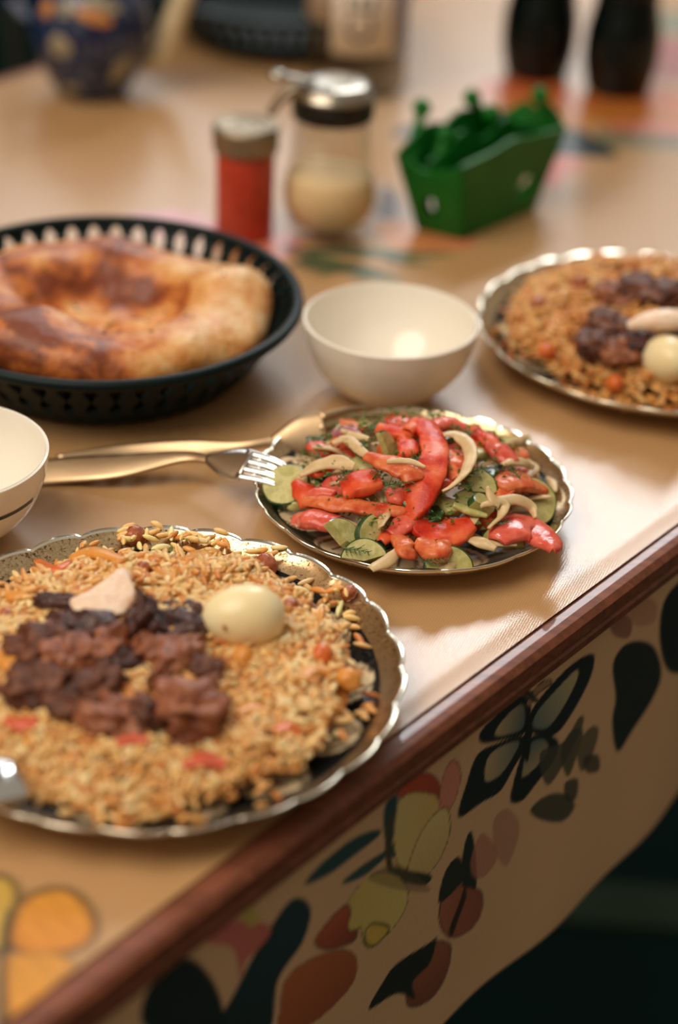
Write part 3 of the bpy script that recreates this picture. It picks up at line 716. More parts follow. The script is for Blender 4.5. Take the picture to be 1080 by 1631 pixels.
for (x, y, a, b_, c_, mt, lb, rz, sd, dz) in MEAT:
    onrice(FP, HF, 3, x, y, dz, 'meat_chunk', blob('meat_chunk', (a * 1.12, b_ * 1.12, c_ * 1.15), .55, 2.0, 4, sd, .12, .38), mt, lb, 'meat', 'meat heaped on the front pilaf', (.15 * math.sin(sd), .2 * math.cos(sd * 2), rz))
# pale fat slab
def fat_slab():
    pts = [(118, 972), (112, 955), (138, 942), (165, 925), (190, 906), (205, 910), (212, 934), (216, 948), (200, 975), (175, 982), (145, 985)]
    c = at(165, 950, .042); z0 = .038; V = []; F = []
    P = closed_spline(pts, 4); n = len(P); rows = [(.0, 1), (.55, 1), (.85, 1), (1, .9), (1, .3), (.9, 0), (.5, -.1), (0, -.1)]
    cx, cy = P.mean(0)
    for (f, hh) in rows:
        for k in range(n):
            x, y = cx + (P[k][0] - cx) * max(f, .02), cy + (P[k][1] - cy) * max(f, .02)
            tilt = .006 * (970 - y) / 60
            q = at(x, y, z0 + tilt + .006 * hh + .0012 * noise.noise(Vector((x * .05, y * .05, hh * 2)))) - c; V.append(q)
    for i in range(len(rows) - 1):
        for k in range(n):
            k2 = (k + 1) % n; F.append((i * n + k, (i) * n + k2, (i + 1) * n + k2, (i + 1) * n + k))
    return mesh('fat_slab', V, F), c
me, c = fat_slab()
tag(link('fat_slice', me, M_fat, None, c), 'pale pinkish slab of fat at the top of the front meat heap', 'meat')

# chickpeas
def pea(label, x, y, s=.0125, dz=.005, c=FP, h=HF, seed=3, sd=1, group=None, mat=None):
    onrice(c, h, seed, x, y, dz + .002, 'chickpea', blob('chickpea', (s, s * .92, s * .9), .16, 1.6, 3, sd, 0, .12), mat or M_pea, label, 'chickpea', group, (0, .3, sd))
pea('glossy brown chickpea at the far rim of the front plate', 216, 854, .0132, .002, sd=1)
pea('large orange brown chickpea beyond the egg near the rim', 422, 901, .0136, .003, sd=2)
pea('small brown chickpea right of the egg', 462, 965, .009, .001, sd=3)
pea('brown shrivelled chickpea by the right rim of the front plate', 556, 945, .009, .003, sd=4)
pea('orange chickpea among the rice toward the right rim', 514, 1042, .011, .001, sd=5, mat=M_carrot)
pea('pale tan chickpea at the right end of the front pilaf', 556, 1082, .0125, .002, sd=6, mat=M_carroty)
pea('small reddish bit between fat slice and far rim', 228, 905, .008, .002, sd=7)
pea('pale chickpea just below the egg', 388, 1046, .012, .001, sd=8, mat=M_carroty)
pea('brown pea at the left beside the meat', 12, 985, .011, .001, sd=9)
# carrot strips
CARR = [([(112, 902), (150, 892), (198, 906)], .009, M_carroty, 'orange yellow carrot strip behind the pale fat'),
        ([(60, 905), (88, 920), (112, 908)], .007, M_carrot, 'orange carrot piece at upper left of the front pilaf'),
        ([(4, 955), (24, 962), (44, 955)], .008, M_carroty, 'yellow carrot piece left of the meat'),
        ([(8, 1160), (36, 1166), (62, 1162)], .009, M_pinkbit, 'red orange carrot piece at the lower left'),
        ([(186, 1196), (212, 1186), (238, 1192)], .009, M_pinkbit, 'pinkish orange carrot piece below the meat'),
        ([(292, 1230), (325, 1222), (362, 1232)], .009, M_pinkbit, 'red orange carrot piece near the lower rim'),
        ([(480, 1095), (500, 1080), (528, 1082)], .008, M_carroty, 'yellow orange carrot piece at the right of the pilaf'),
        ([(0, 1075), (12, 1060), (24, 1080)], .012, M_carroty, 'yellow carrot slice at the left picture edge'),
        ([(378, 1150), (402, 1142), (430, 1152)], .007, M_carroty, 'yellow carrot strip in the lower right rice'),
        ([(300, 905), (318, 895), (338, 905)], .008, M_carroty, 'yellow carrot piece above the egg'),
        ([(438, 1178), (460, 1172), (476, 1184)], .008, M_carrot, 'orange carrot bit by the lower right rim')]
for pts, wd, mt, lb in CARR:
    ps = [rice_top(FP, x, y, HF, 3)[0] + Vector((0, 0, .0042)) for x, y in pts]; og = ps[1].copy()
    tag(link('carrot_strip', sweep('carrot_strip', ps, [wd * .6, wd, wd * .6], [.003, .0045, .003], n=14, m=10, origin=og), mt, None, og), lb, 'carrot')
for x, y, lb in ((195, 1245, 'dark raisin near the lower rim of the front plate'), (545, 1062, 'dark raisin by the right rim of the front plate'), (180, 1222, 'dark raisin below the meat heap'), (276, 878, 'greenish caper like berry at the far rim'), (248, 884, 'small olive berry beside the rim chickpea')):
    onrice(FP, HF, 3, x, y, .001, 'raisin', blob('raisin', (.009, .006, .005), .35, 2.5, 3, x), M_meatdark if 'dark' in lb else M_herb, lb, 'raisin', None, (0, 0, x))
# far plate meat
FM = [(958, 548, .032, M_meat, 'brown meat chunk lowest in the far heap, left of the egg'), (992, 556, .034, M_meatlight, 'light brown meat chunk just left of the far egg'), (985, 470, .032, M_meatlight, 'light brown meat chunk at the back left of the far heap'),
      (1022, 462, .036, M_meat, 'brown meat chunk behind the far pale slice'), (1058, 470, .036, M_meat, 'brown meat chunk at the upper right of the far plate'), (968, 516, .032, M_meat, 'brown meat chunk at the left of the far heap'), (1020, 548, .028, M_meatdark, 'dark meat between far egg and pale slice'),
      (1092, 545, .036, M_meat, 'brown meat chunk beyond the picture edge on the far plate')]
for i, (x, y, s, mt, lb) in enumerate(FM):
    onrice(RP, HR, 8, x, y, .004, 'meat_chunk', blob('meat_chunk', (s, s * .8, s * .46), .5, 2.2, 4, i + 30, .15, .5), mt, lb, 'meat', 'meat heaped on the far pilaf', (0, 0, i))
for i, (x, y, lb) in enumerate(((858, 485, 'brown chickpea at the left of the far pilaf'), (872, 560, 'orange chickpea low in the far pilaf'), (980, 610, 'reddish chickpea nearest the viewer on the far pilaf'), (925, 450, 'brown chickpea at the back of the far pilaf'))):
    pea(lb, x, y, .012, .002, RP, HR, 8, i + 50, mat=[M_pea, M_carrot, M_carrot, M_pea][i])

# ------------------------------------------------------------------ salad
def smound(x, y):
    dx, dy = x - SP[0], y - SP[1]; r = math.hypot(dx, dy) / SR
    return .010 + .029 * max(0, 1 - (r / .88) ** 2.2) + .004 * r
def stop(x, y, add=0):
    z = .025
    for _ in range(6): p = at(x, y, z); z = smound(p.x, p.y) + add
    return at(x, y, z)
def spiece(name, label, cat, pts, wid, thk, mat, group=None, box=.7, twist=0, side=None, belly=0, add=.003, m=12, n=26, adds=None, rough=0):
    ps = [stop(x, y, add + (adds[i] if adds else 0)) for i, (x, y) in enumerate(pts)]; og = ps[len(ps) // 2].copy()
    return tag(link(name, sweep(name, ps, wid, thk, side=side, n=n, m=m, box=box, twist=twist, origin=og, belly=belly, rough=rough), mat, None, og), label, cat, group)
def where(x, y):
    a = math.degrees(math.atan2(y - SP[1], x - SP[0])) % 360; r = math.hypot(x - SP[0], y - SP[1]) / SR
    sec = ['right', 'back right', 'back', 'back left', 'left', 'front left', 'front', 'front right'][int((a + 22.5) // 45) % 8]
    return ('in the middle, toward the %s' if r < .38 else 'at the %s, halfway out' if r < .62 else 'at the outer %s') % sec
for i in range(58):
    a = i * 2.39996 + .5; r = SR * .80 * math.sqrt((i + .5) / 58); x, y = SP[0] + r * math.cos(a), SP[1] + r * math.sin(a)
    P0 = Vector((x, y, TZ + smound(x, y) + .0005 + .002 * math.sin(i * 5.1))); az_ = i * 1.7; L_2 = .008 + .006 * ((i * 7) % 5) / 5
    d = Vector((math.cos(az_), math.sin(az_), .25 * math.sin(i * 2.2))) * L_2; e = Vector((-d.y, d.x, .003)) * .45; k = i % 5
    if k == 0 or (k == 1 and i % 2):
        o = link('tomato_sliver', sweep('tomato_sliver', [P0 - d, P0 + e * .6, P0 + d], [.007, .015, .006], [.0025, .0045, .002], n=20, m=14, box=.55, origin=P0, belly=.002, rough=.002), [M_tom, M_tomo, M_tomp][i % 3], None, P0)
        tag(o, 'thin tomato sliver in the salad ' + where(x, y), 'tomato', 'tomato slivers mixed through the salad')
    elif k == 2 or k == 1:
        o = link('onion_sliver', sweep('onion_sliver', [P0 - d * 1.1, P0 + e, P0 + d * 1.1], [.002, .006, .002], [.0012, .0018, .001], n=18, m=8, origin=P0, rough=.0005), M_onion, None, P0)
        tag(o, 'thin onion sliver in the salad ' + where(x, y), 'onion', 'onion slivers mixed through the salad')
    elif k == 3:
        o = link('cucumber_sliver', sweep('cucumber_sliver', [P0 - d * .7, P0 + e * .3, P0 + d * .7], [.009, .013, .008], [.004, .005, .004], n=14, m=12, box=.4, origin=P0, rough=.0012), M_cuke if i % 2 else M_skin, None, P0)
        tag(o, 'cucumber sliver in the salad ' + where(x, y), 'cucumber', 'cucumber slivers mixed through the salad')
    else:
        o = link('herb_leaf', sweep('herb_leaf', [P0 - d * .6, P0 + e * .4, P0 + d * .6], [.001, .006, .001], [.0006, .001, .0006], n=12, m=8, origin=P0, rough=.0012), M_dill, None, P0)
        tag(o, 'dark green herb leaf in the salad ' + where(x, y), 'herb leaf', 'herb leaves mixed through the salad')
# bed of small loose pieces, each its own thing
for i in range(26):
    a = i * 2.4; r = SR * .74 * math.sqrt((i + .5) / 26); x, y = SP[0] + r * math.cos(a), SP[1] + r * math.sin(a)
    z = smound(x, y) - .005
    kind = i % 3
    if kind == 0:
        o = link('tomato_piece', blob('tomato_piece', (.024, .018, .011), .3, 1.7, 3, i, .2), [M_tom, M_tomp, M_tomo][i % 9 // 3], None, Vector((x, y, TZ + z)))
        tag(o, 'tomato chunk low in the salad ' + where(x, y), 'tomato', 'tomato chunks low in the salad')
    elif kind == 1:
        o = link('cucumber_piece', blob('cucumber_piece', (.019, .015, .008), .25, 1.8, 3, i, .3), M_cuke, None, Vector((x, y, TZ + z)))
        tag(o, 'pale cucumber chunk low in the salad ' + where(x, y), 'cucumber', 'cucumber chunks low in the salad')
    else:
        P0 = Vector((x, y, TZ + z + .003)); d = Vector((math.cos(a * 3), math.sin(a * 3), .1)) * .014; e = Vector((-d.y, d.x, 0)) * .5
        o = link('onion_strip', sweep('onion_strip', [P0 - d, P0 + e, P0 + d], [.003, .006, .002], [.0018, .0022, .0015], n=14, m=8, origin=P0), M_onion, None, P0)
        tag(o, 'short onion strip low in the salad ' + where(x, y), 'onion', 'onion strips low in the salad')
    if kind < 2: o.rotation_euler = (.4 * math.sin(i), .4 * math.cos(i * 1.7), a)
# tomatoes
T = [
 ([(648, 688), (668, 676), (690, 700), (688, 745), (664, 795), (636, 838), (606, 866)], [.007, .012, .015, .016, .018, .016, .005], [.004, .005, .005, .005, .006, .005, .003], M_tom, 'long curled tomato strip running down the middle of the salad', .008),
 ([(484, 798), (520, 800), (560, 806), (600, 812), (650, 816)], [.006, .012, .012, .012, .008], [.004, .005, .005, .005, .004], M_tomo, 'flat orange red tomato strip lying across the left front', .005),
 ([(545, 782), (575, 770), (605, 762)], [.014, .021, .014], [.008, .012, .008], M_tom, 'plump red tomato wedge left of the long strip', .004),
 ([(470, 828), (500, 826), (536, 836)], [.010, .020, .014], [.007, .011, .008], M_tomp, 'pinkish tomato wedge at the left end of the salad', .003),
 ([(494, 792), (512, 788), (532, 792)], [.006, .010, .006], [.006, .008, .006], M_tomp, 'small shiny tomato piece above the left wedge', .004),
 ([(654, 812), (680, 838), (716, 850), (752, 832)], [.010, .026, .026, .010], [.006, .009, .009, .006], M_tom, 'broad red tomato wedge at the front right of centre', .007),
 ([(790, 862), (820, 842), (850, 848), (874, 868), (880, 882)], [.012, .024, .020, .014, .004], [.006, .010, .010, .008, .004], M_tomp, 'glossy tomato wedge hanging over the right front rim', .006),
 ([(796, 780), (826, 768), (862, 778)], [.012, .020, .012], [.008, .010, .007], M_tomo, 'seedy tomato chunk at the right of the salad', .004),
 ([(772, 712), (796, 722), (818, 742)], [.008, .016, .008], [.006, .008, .006], M_tomp, 'pink tomato wedge at the back right', .004),
 ([(604, 682), (640, 690), (664, 686)], [.008, .012, .010], [.005, .007, .005], M_tom, 'red tomato slice at the back left of the heap', .005),
 ([(676, 684), (710, 676), (742, 684)], [.008, .012, .008], [.006, .008, .006], M_tomp, 'tomato slice at the very back of the heap', .004),
 ([(584, 728), (612, 736), (650, 752), (660, 770)], [.006, .014, .016, .010], [.005, .006, .006, .005], M_tomo, 'orange red tomato slice left of the long curl', .010),
 ([(700, 720), (722, 738), (728, 768)], [.010, .014, .008], [.007, .009, .006], M_tomo, 'seedy tomato piece behind the onion arc', .003),
 ([(632, 856), (646, 876), (660, 892)], [.008, .012, .005], [.005, .006, .004], M_tomo, 'thin tomato tail pointing down at the front', .004),
 ([(664, 868), (694, 878), (716, 870)], [.008, .016, .008], [.006, .009, .006], M_tomo, 'orange seedy tomato underside at the front', .002),
 ([(752, 690), (776, 700), (790, 712)], [.006, .012, .006], [.005, .007, .005], M_tom, 'small red tomato bit at the back right', .004),
 ([(640, 700), (650, 716), (640, 730)], [.008, .012, .006], [.005, .006, .005], M_tom, 'dark red tomato fold inside the curl', .004),
]
for pts, wd, th, mt, lb, ad_ in T:
    spiece('tomato_slice', lb, 'tomato', pts, [a * 1.02 for a in wd], [a * .48 for a in th], mt, add=ad_ + .003, box=.32, belly=.0022, m=28, n=52, rough=.0013)
# cucumber slices with dark skin on the rim
def cuke(label, x, y, r, a0, a1, rot, add=.004, t=.0045):
    n = 26; V = []; F = []; fm = []
    pts = [(0, 0)] if a1 - a0 < 6.2 else []
    ring = [(r * (1 + .02 * math.sin(5 * a)) * math.cos(a), r * math.sin(a)) for a in np.linspace(a0, a1, n)]
    poly = pts + ring; m = len(poly); cx = sum(p[0] for p in poly) / m; cy = sum(p[1] for p in poly) / m
    for z, s in ((-t / 2, .94), (-t / 2 + .0005, 1), (t / 2 - .0005, 1), (t / 2, .94)):
        for (px, py) in poly: V.append((px * s - cx, py * s - cy, z))
    for L in range(3):
        for k in range(m):
            k2 = (k + 1) % m; F.append((L * m + k, L * m + k2, (L + 1) * m + k2, (L + 1) * m + k)); fm.append(1 if not (pts and (k == 0 or k2 == 0)) else 0)
    F.append(tuple(range(m))[::-1]); F.append(tuple(range(3 * m, 4 * m))); fm += [0, 0]
    me = mesh('cucumber_slice', V, F, sm=False, fm=fm)
    o = link('cucumber_slice', me, [M_cuke, M_skin], None, stop(x, y, add)); o.rotation_euler = rot
    return tag(o, label, 'cucumber')
cuke('thick cucumber slice at the far left end of the salad', 458, 776, .0135, 0, 6.28, (.45, -.25, 0), .003, .007)
cuke('half moon cucumber slice standing at the right rim', 868, 802, .0145, -1.6, 1.6, (.75, .1, .2), .004, .006)
cuke('upright cucumber slice at the back left with red edge', 622, 712, .013, -1.2, 1.9, (1.1, .3, 1.1), .007, .003)
cuke('cucumber chunk at the bottom left front', 578, 872, .0125, .2, 2.9, (.75, -.1, .1), .001, .010)
cuke('cucumber chunk with dark skin lying left front', 556, 848, .014, -.3, 2.4, (.5, .5, .4), .003, .006)
cuke('cucumber quarter under the right onion arc', 762, 796, .014, .2, 2.3, (.6, .3, 1.2), .005, .006)
cuke('cucumber quarter behind the onion star', 770, 760, .014, -.4, 1.7, (.7, -.2, .3), .006, .006)
cuke('cucumber slice at the back right under an onion tip', 826, 714, .012, -2.9, .1, (.3, .3, .4), .002, .005)
cuke('pale cucumber slice in the left centre front', 600, 836, .0145, 0, 3.3, (.8, .2, .5), .004, .005)
cuke('cucumber slice at the centre front beneath the broad tomato', 714, 884, .013, 0, 3.0, (.9, 0, .2), .001, .006)
cuke('thin cucumber slice right of the long tomato curl', 716, 752, .012, -1.5, 1.5, (.8, -.4, -.3), .004, .003)
cuke('cucumber slice under the glossy right tomato', 800, 850, .012, 0, 3.1, (.6, .1, .1), .001, .005)
cuke('greenish cucumber bit left of the broad tomato', 650, 790, .010, 0, 3.1, (.5, .1, 1), .003, .004)
spiece('cucumber_strip', 'narrow cucumber peel strip on the broad tomato wedge', 'cucumber', [(722, 804), (748, 814), (776, 822)], [.004, .0065, .003], [.0025, .003, .002], M_cuke, add=.012)
# onion
O = [([(706, 692), (730, 694), (750, 718), (742, 752), (720, 776), (706, 784)], [.004, .008, .008, .007, .006, .003], 'long curved onion strip right of the tomato curl', .011, M_onion),
     ([(764, 806), (790, 800), (822, 796), (846, 808), (852, 826)], [.003, .007, .007, .006, .003], 'hooked onion strip on the right of the salad', .010, M_onion),
     ([(776, 776), (784, 796), (800, 806), (796, 826), (778, 842)], [.002, .006, .009, .005, .002], 'star shaped onion piece crossing the hooked one', .011, M_onion),
     ([(590, 906), (614, 896), (634, 878), (652, 848)], [.005, .007, .006, .004], 'long onion strip hanging over the front rim', .006, M_onion),
     ([(476, 760), (506, 742), (540, 736), (566, 744)], [.004, .008, .009, .005], 'wide onion strip at the left back', .006, M_onion),
     ([(530, 706), (552, 700), (572, 716), (590, 728)], [.004, .006, .006, .003], 'pale onion curl at the far left back', .005, M_onion),
     ([(546, 686), (566, 694), (588, 702)], [.003, .005, .003], 'thin onion sliver at the back left rim', .005, M_onion),
     ([(616, 736), (650, 734), (678, 744)], [.003, .004, .002], 'thin onion sliver across the orange tomato slice', .014, M_onion),
     ([(740, 858), (766, 864), (790, 876)], [.004, .007, .003], 'onion tip at the right front', .007, M_onion),
     ([(700, 896), (712, 904), (728, 898)], [.004, .007, .002], 'small onion chip on the front rim', .003, M_onion),
     ([(608, 806), (612, 824), (608, 842)], [.002, .008, .004], 'white onion chip on the left of the long tomato', .015, M_onion),
     ([(806, 708), (826, 700), (842, 694)], [.003, .006, .002], 'onion tip at the back right rim', .004, M_onion),
     ([(660, 672), (684, 668), (702, 674)], [.004, .007, .004], 'pale onion piece at the very back', .003, M_onion),
     ([(530, 694), (552, 686), (574, 694)], [.004, .007, .004], 'purple onion piece at the back left', .002, M_onionp),
     ([(800, 740), (826, 736), (850, 744)], [.003, .007, .003], 'pale onion strip at the right back', .006, M_onion),
     ([(872, 762), (880, 770), (884, 784)], [.003, .005, .003], 'small pale chip by the right rim', .001, M_onion)]
for pts, wd, lb, ad_, mt in O:
    spiece('onion_strip', lb, 'onion', pts, wd, [.0010] + [.0014] * (len(pts) - 2) + [.0010], mt, add=ad_ + .003, box=.5, rough=.0008, belly=.0010, twist=.9)
# dill sprigs: stem with fine needles
def dill(label, x, y, L, az, add=.012, n=11):
    V = []; F = []
    def needle(a, b, r):
        t = (b - a).normalized(); s = t.cross(Vector((0, 0, 1)));
        s = s.normalized() if s.length > 1e-4 else Vector((1, 0, 0)); u = s.cross(t); i = len(V)
        V.extend([a + s * r, a + u * r, a - s * r, a - u * r, b]); F.extend([(i, i + 1, i + 4), (i + 1, i + 2, i + 4), (i + 2, i + 3, i + 4), (i + 3, i, i + 4)])
    d = Vector((math.cos(az), math.sin(az), .1)); s = Vector((-d.y, d.x, 0))
    needle(-d * L / 2, d * L / 2, .0006)
    for i in range(n):
        p = d * (L * (i / n - .4)); k = (1 if i % 2 else -1); q = L * .42 * (1 - i / n * .5)
        e = p + (d * .6 + s * k + Vector((0, 0, random.uniform(-.3, .5)))) * q; needle(p, e, .00038)
        for j in (.4, .7): m_ = p.lerp(e, j); needle(m_, m_ + (d * .9 + s * k * random.uniform(-.3, 1) + Vector((0, 0, random.uniform(-.4, .6)))) * q * .4, .0003)
    tag(link('dill_sprig', mesh('dill_sprig', V, F, sm=False), M_dill, None, stop(x, y, add)), label, 'dill')
for a in (('dill sprig on the left tomato wedge', 602, 752, .014, 1.2), ('dill sprig over the green front cucumber', 590, 842, .016, .4), ('dill sprig at the very back of the heap', 736, 684, .012, 2.6),
          ('dill sprig on the long tomato curl', 668, 726, .014, .9), ('dill sprig on the broad front tomato', 676, 818, .016, -1.0, .017), ('dill sprig along the onion arc', 752, 752, .015, .6),
          ('dill sprig at the bottom left front', 566, 876, .014, -.4), ('dill sprig below the long tomato curl', 632, 770, .014, .3, .018), ('dill sprig under the hooked onion', 792, 832, .012, 0.2),
          ('dill sprig at the left back among onion', 546, 758, .012, 1.0), ('dill sprig right of the seedy tomato', 820, 752, .012, 2.0), ('dill sprig by the front onion chip', 690, 892, .012, .2),
          ('dill sprig left of the white onion chip', 590, 812, .012, 2.4, .014), ('dill sprig between the two right cucumbers', 742, 772, .012, 1.8), ('dill sprig on the pink left wedge', 508, 822, .010, .8)):
    dill(*a)
# chopped herbs scattered over everything: uncountable flecks
V = []; F = []
for i in range(900):
    a = rng.uniform(0, 6.28); f = math.sqrt(rng.uniform()) * .74; x, y = SP[0] + f * SR * math.cos(a), SP[1] + f * SR * math.sin(a); z = TZ + smound(x, y) + rng.uniform(-.001, .011)
    k = len(V); s = rng.uniform(.0006, .0024); t = rng.uniform(0, 6.28); e_ = rng.uniform(.25, .9)
    for q in ((1.3, 0, .3), (-.7, e_, 0), (-.5, -e_, .2), (0, 0, 1.0)):
        V.append((x - SP[0] + s * (q[0] * math.cos(t) - q[1] * math.sin(t)), y - SP[1] + s * (q[0] * math.sin(t) + q[1] * math.cos(t)), z - TZ + s * q[2] * .7))
    F += [(k, k + 1, k + 2), (k, k + 1, k + 3), (k + 1, k + 2, k + 3), (k + 2, k, k + 3)]
tag(link('chopped_herbs', mesh('chopped_herbs', V, F, sm=False), M_herb, None, (SP[0], SP[1], TZ)), 'chopped green herb flecks sprinkled over the tomato salad', 'herbs', kind='stuff')

# ------------------------------------------------------------------ bowls
RB = .0544; HB = .0517
bprof = [(.0001, .0035), (.018, .004), (.030, .009), (.043, .022), (.0500, .036), (.0525, .0505), (.0532, .0515), (RB - .0004, .0512), (RB, .050), (.0522, .037), (.0455, .021), (.034, .0085), (.0235, .0045), (.023, 0), (.0205, 0), (.0195, .002), (.0001, .002)]
def bowl(label, x, y, band=False):
    t = thing('bowl', label, 'bowl', (x, y, TZ + .0016))
    pr = [tuple(p) for p in spline(bprof, 90)]
    pr = [(max(r, .0001), z) for r, z in pr]
    link('bowl_body', lathe('bowl_body', pr, 96), M_ceramic, t)
    return t
bowl('empty cream bowl standing in the middle behind the salad', .0262, 1.0227)
LB = (-.210, .834)
tb_ = bowl('empty cream bowl with a dark painted line at the left picture edge', LB[0], LB[1])
# dark painted line round the lower outside
def band_strip(z0, z1, a0, a1):
    V = []; F = []; n = 60
    op = [(.0001 + RB, .050), (.0522, .037), (.0455, .021), (.034, .0085)]
    def rz(z): return float(np.interp(z, [p[1] for p in op[::-1]], [p[0] for p in op[::-1]]))
    sp = spline(bprof, 400); out = [p for p in sp if p[1] < .0505 and p[0] > .0235][::-1]
    half = [p for i, p in enumerate(sp) if i > 400 * 8 / 16 and .008 < p[1] < .051]
    zz = np.array([p[1] for p in half])[::-1]; rr = np.array([p[0] for p in half])[::-1]
    for k in range(n):
        a = a0 + (a1 - a0) * k / (n - 1)
        for z in (z0, z1): r = float(np.interp(z, zz, rr)) + .0003; V.append((r * math.cos(a), r * math.sin(a), z))
    for k in range(n - 1): F.append((2 * k, 2 * k + 2, 2 * k + 3, 2 * k + 1))
    return mesh('painted_line', V, F)
o = link('painted_line', band_strip(.0325, .0350, -2.4, -.33), M_band, tb_); o['label'] = 'dark painted line'

# ------------------------------------------------------------------ bread baskets
BC = (-.1550, 1.0464); BR = .1235; BH = .049
def make_basket(x, y, label):
    t = thing('bread_basket', label, 'basket', (x, y, TZ + .0016))
    def br(z): return .086 + (BR - .086) * (z / BH) ** .8
    base = [(.0001, .0005), (.07, .0005), (.083, .0), (br(.004), .004), (br(.019), .019), (br(.019) - .0022, .0195), (br(.004) - .003, .006), (.078, .0035), (.0001, .003)]
    def fl_(r, z, a, i): return (r * (1 + (.006 * math.cos(50 * a) if 2 < i < 6 else 0)), z)
    link('base', lathe('base', base, 200, fl_), M_black, t)
    rimp = [(BR - .004, BH - .005), (BR - .0045, BH - .001), (BR - .0015, BH + .0008), (BR + .002, BH), (BR + .0028, BH - .003), (BR + .001, BH - .006), (BR - .002, BH - .0065)]
    link('rim', lathe('rim', rimp, 128, closed=True), M_black, t)
    # one baluster-shaped slat, repeated round the wall
    zs = np.linspace(.0125, BH - .005, 15); V = []; F = []
    for z in zs:
        s = (z - zs[0]) / (zs[-1] - zs[0])
        w_ = .0026 + .0032 * math.exp(-((s - .52) / .13) ** 2) + .0028 * math.exp(-(s / .10) ** 2) + .0030 * math.exp(-((1 - s) / .08) ** 2)
        r = br(z)
        w_ *= 1.22; V += [(r, -w_, z), (r, w_, z), (r - .0052, w_ * .8, z), (r - .0052, -w_ * .8, z)]
    for i in range(len(zs) - 1):
        for k in range(4): F.append((4 * i + k, 4 * i + (k + 1) % 4, 4 * i + 4 + (k + 1) % 4, 4 * i + 4 + k))
    sm0 = mesh('slat', V, F, sm=False); sm0.materials.append(M_black)
    for k in range(48):
        o = bpy.data.objects.new('slat', sm0); COL.objects.link(o); o.parent = t; o.rotation_euler = (0, 0, 2 * math.pi * k / 48)
    return t
b1 = make_basket(BC[0], BC[1], 'round black slatted plastic basket holding the bread at the left')
rp = at(470, 58, .049)
b2 = b1.copy(); COL.objects.link(b2); b2.location = (rp.x - .020, rp.y + .157, TZ + .0016); b2['label'] = 'dark slatted basket at the back behind the water bottle'
for ch in list(b1.children):
    c = ch.copy(); COL.objects.link(c); c.parent = b2

# bread
BX, BY = -.1515, 1.046
bprofile = [(.0001, .000), (.04, .000), (.062, .002), (.080, .009), (.0985, .022), (.1025, .032), (.098, .041), (.088, .0465), (.074, .0485), (.060, .0465), (.050, .039), (.042, .029), (.034, .023), (.020, .0205), (.0001, .020)]
def bfun(r, z, a, i):
    x, y = r * math.cos(a), r * math.sin(a)
    nn = noise.noise(Vector((x * 22, y * 22, z * 22 + 3))); n2 = noise.noise(Vector((x * 55, y * 55, z * 40)))
    k = min(1, max(0, (z - .008) / .03))
    dz = k * (.006 * nn + .0018 * n2)
    lob = .0045 * k * math.sin(3 * a + 1.1) + .003 * k * math.sin(5 * a)
    rr = r * (1 + .035 * nn * k + .012 * math.sin(2 * a + .4))
    # pinched fold on the left of the hollow
    f = math.exp(-((a - 2.9) / .22) ** 2) * math.exp(-((r - .052) / .018) ** 2)
    return rr, max(.0005, z + dz + lob - .012 * f)
pr = spline(bprofile, 72); pr = [(max(.0001, p[0]), max(0, p[1])) for p in pr]
me = lathe('bread', pr, 160, bfun)
vs_ = np.empty(len(me.vertices) * 3); me.vertices.foreach_get('co', vs_); vs_ = vs_.reshape(-1, 3)
rr = np.hypot(vs_[:, 0], vs_[:, 1]); aa = np.arctan2(vs_[:, 1], vs_[:, 0])
br_ = .04 + .20 * np.exp(-((rr - .074) / .014) ** 2) * (vs_[:, 2] > .03) * (.5 + .5 * np.sin(aa)) + .20 * np.exp(-((rr - .045) / .014) ** 2) * (vs_[:, 2] > .018) * (vs_[:, 1] > -.01)
br_ += .30 * np.exp(-((aa + 2.2) / .8) ** 2) * np.clip((rr - .060) / .02, 0, 1) - .16 * np.clip(np.cos(aa - .2), 0, 1) * (rr > .05)
br_ -= .25 * (vs_[:, 2] < .012)
br_ = np.clip(br_ + .06, 0, 1)
ca = me.color_attributes.new('print', 'FLOAT_COLOR', 'POINT'); ca.data.foreach_set('color', np.stack([br_, br_, br_, np.ones_like(br_)], -1).astype(np.float32).ravel())
bread = link('bread_loaf', me, M_bread, None, (BX, BY, TZ + .0065)); bread.rotation_euler = (-.045, 0, 0)
tag(bread, 'round golden brown flatbread with hollow centre in the black basket', 'bread')
V = []; F = []
top_i = [i for i in range(len(vs_)) if rr[i] < .075 and vs_[i, 2] > .022]
for i in range(150):
    q = vs_[top_i[int(rng.integers(len(top_i)))]]
    if math.hypot(q[0], q[1]) > .055 and rng.uniform() < .75: continue
    k = len(V); s = rng.uniform(.0008, .0014); t = rng.uniform(0, 6.28)
    for d in ((1.6, 0, .2), (-1.6, 0, .2), (0, .7, .3), (0, -.7, .3), (0, 0, .9)):
        V.append((q[0] + s * (d[0] * math.cos(t) - d[1] * math.sin(t)), q[1] + s * (d[0] * math.sin(t) + d[1] * math.cos(t)), q[2] + s * d[2]))
    F += [(k, k + 2, k + 4), (k + 2, k + 1, k + 4), (k + 1, k + 3, k + 4), (k + 3, k, k + 4)]
o = link('sesame_seeds', mesh('seeds', V, F, sm=False), M_seed, bread); o['kind'] = 'stuff'; o['label'] = 'dark seeds on the crust'

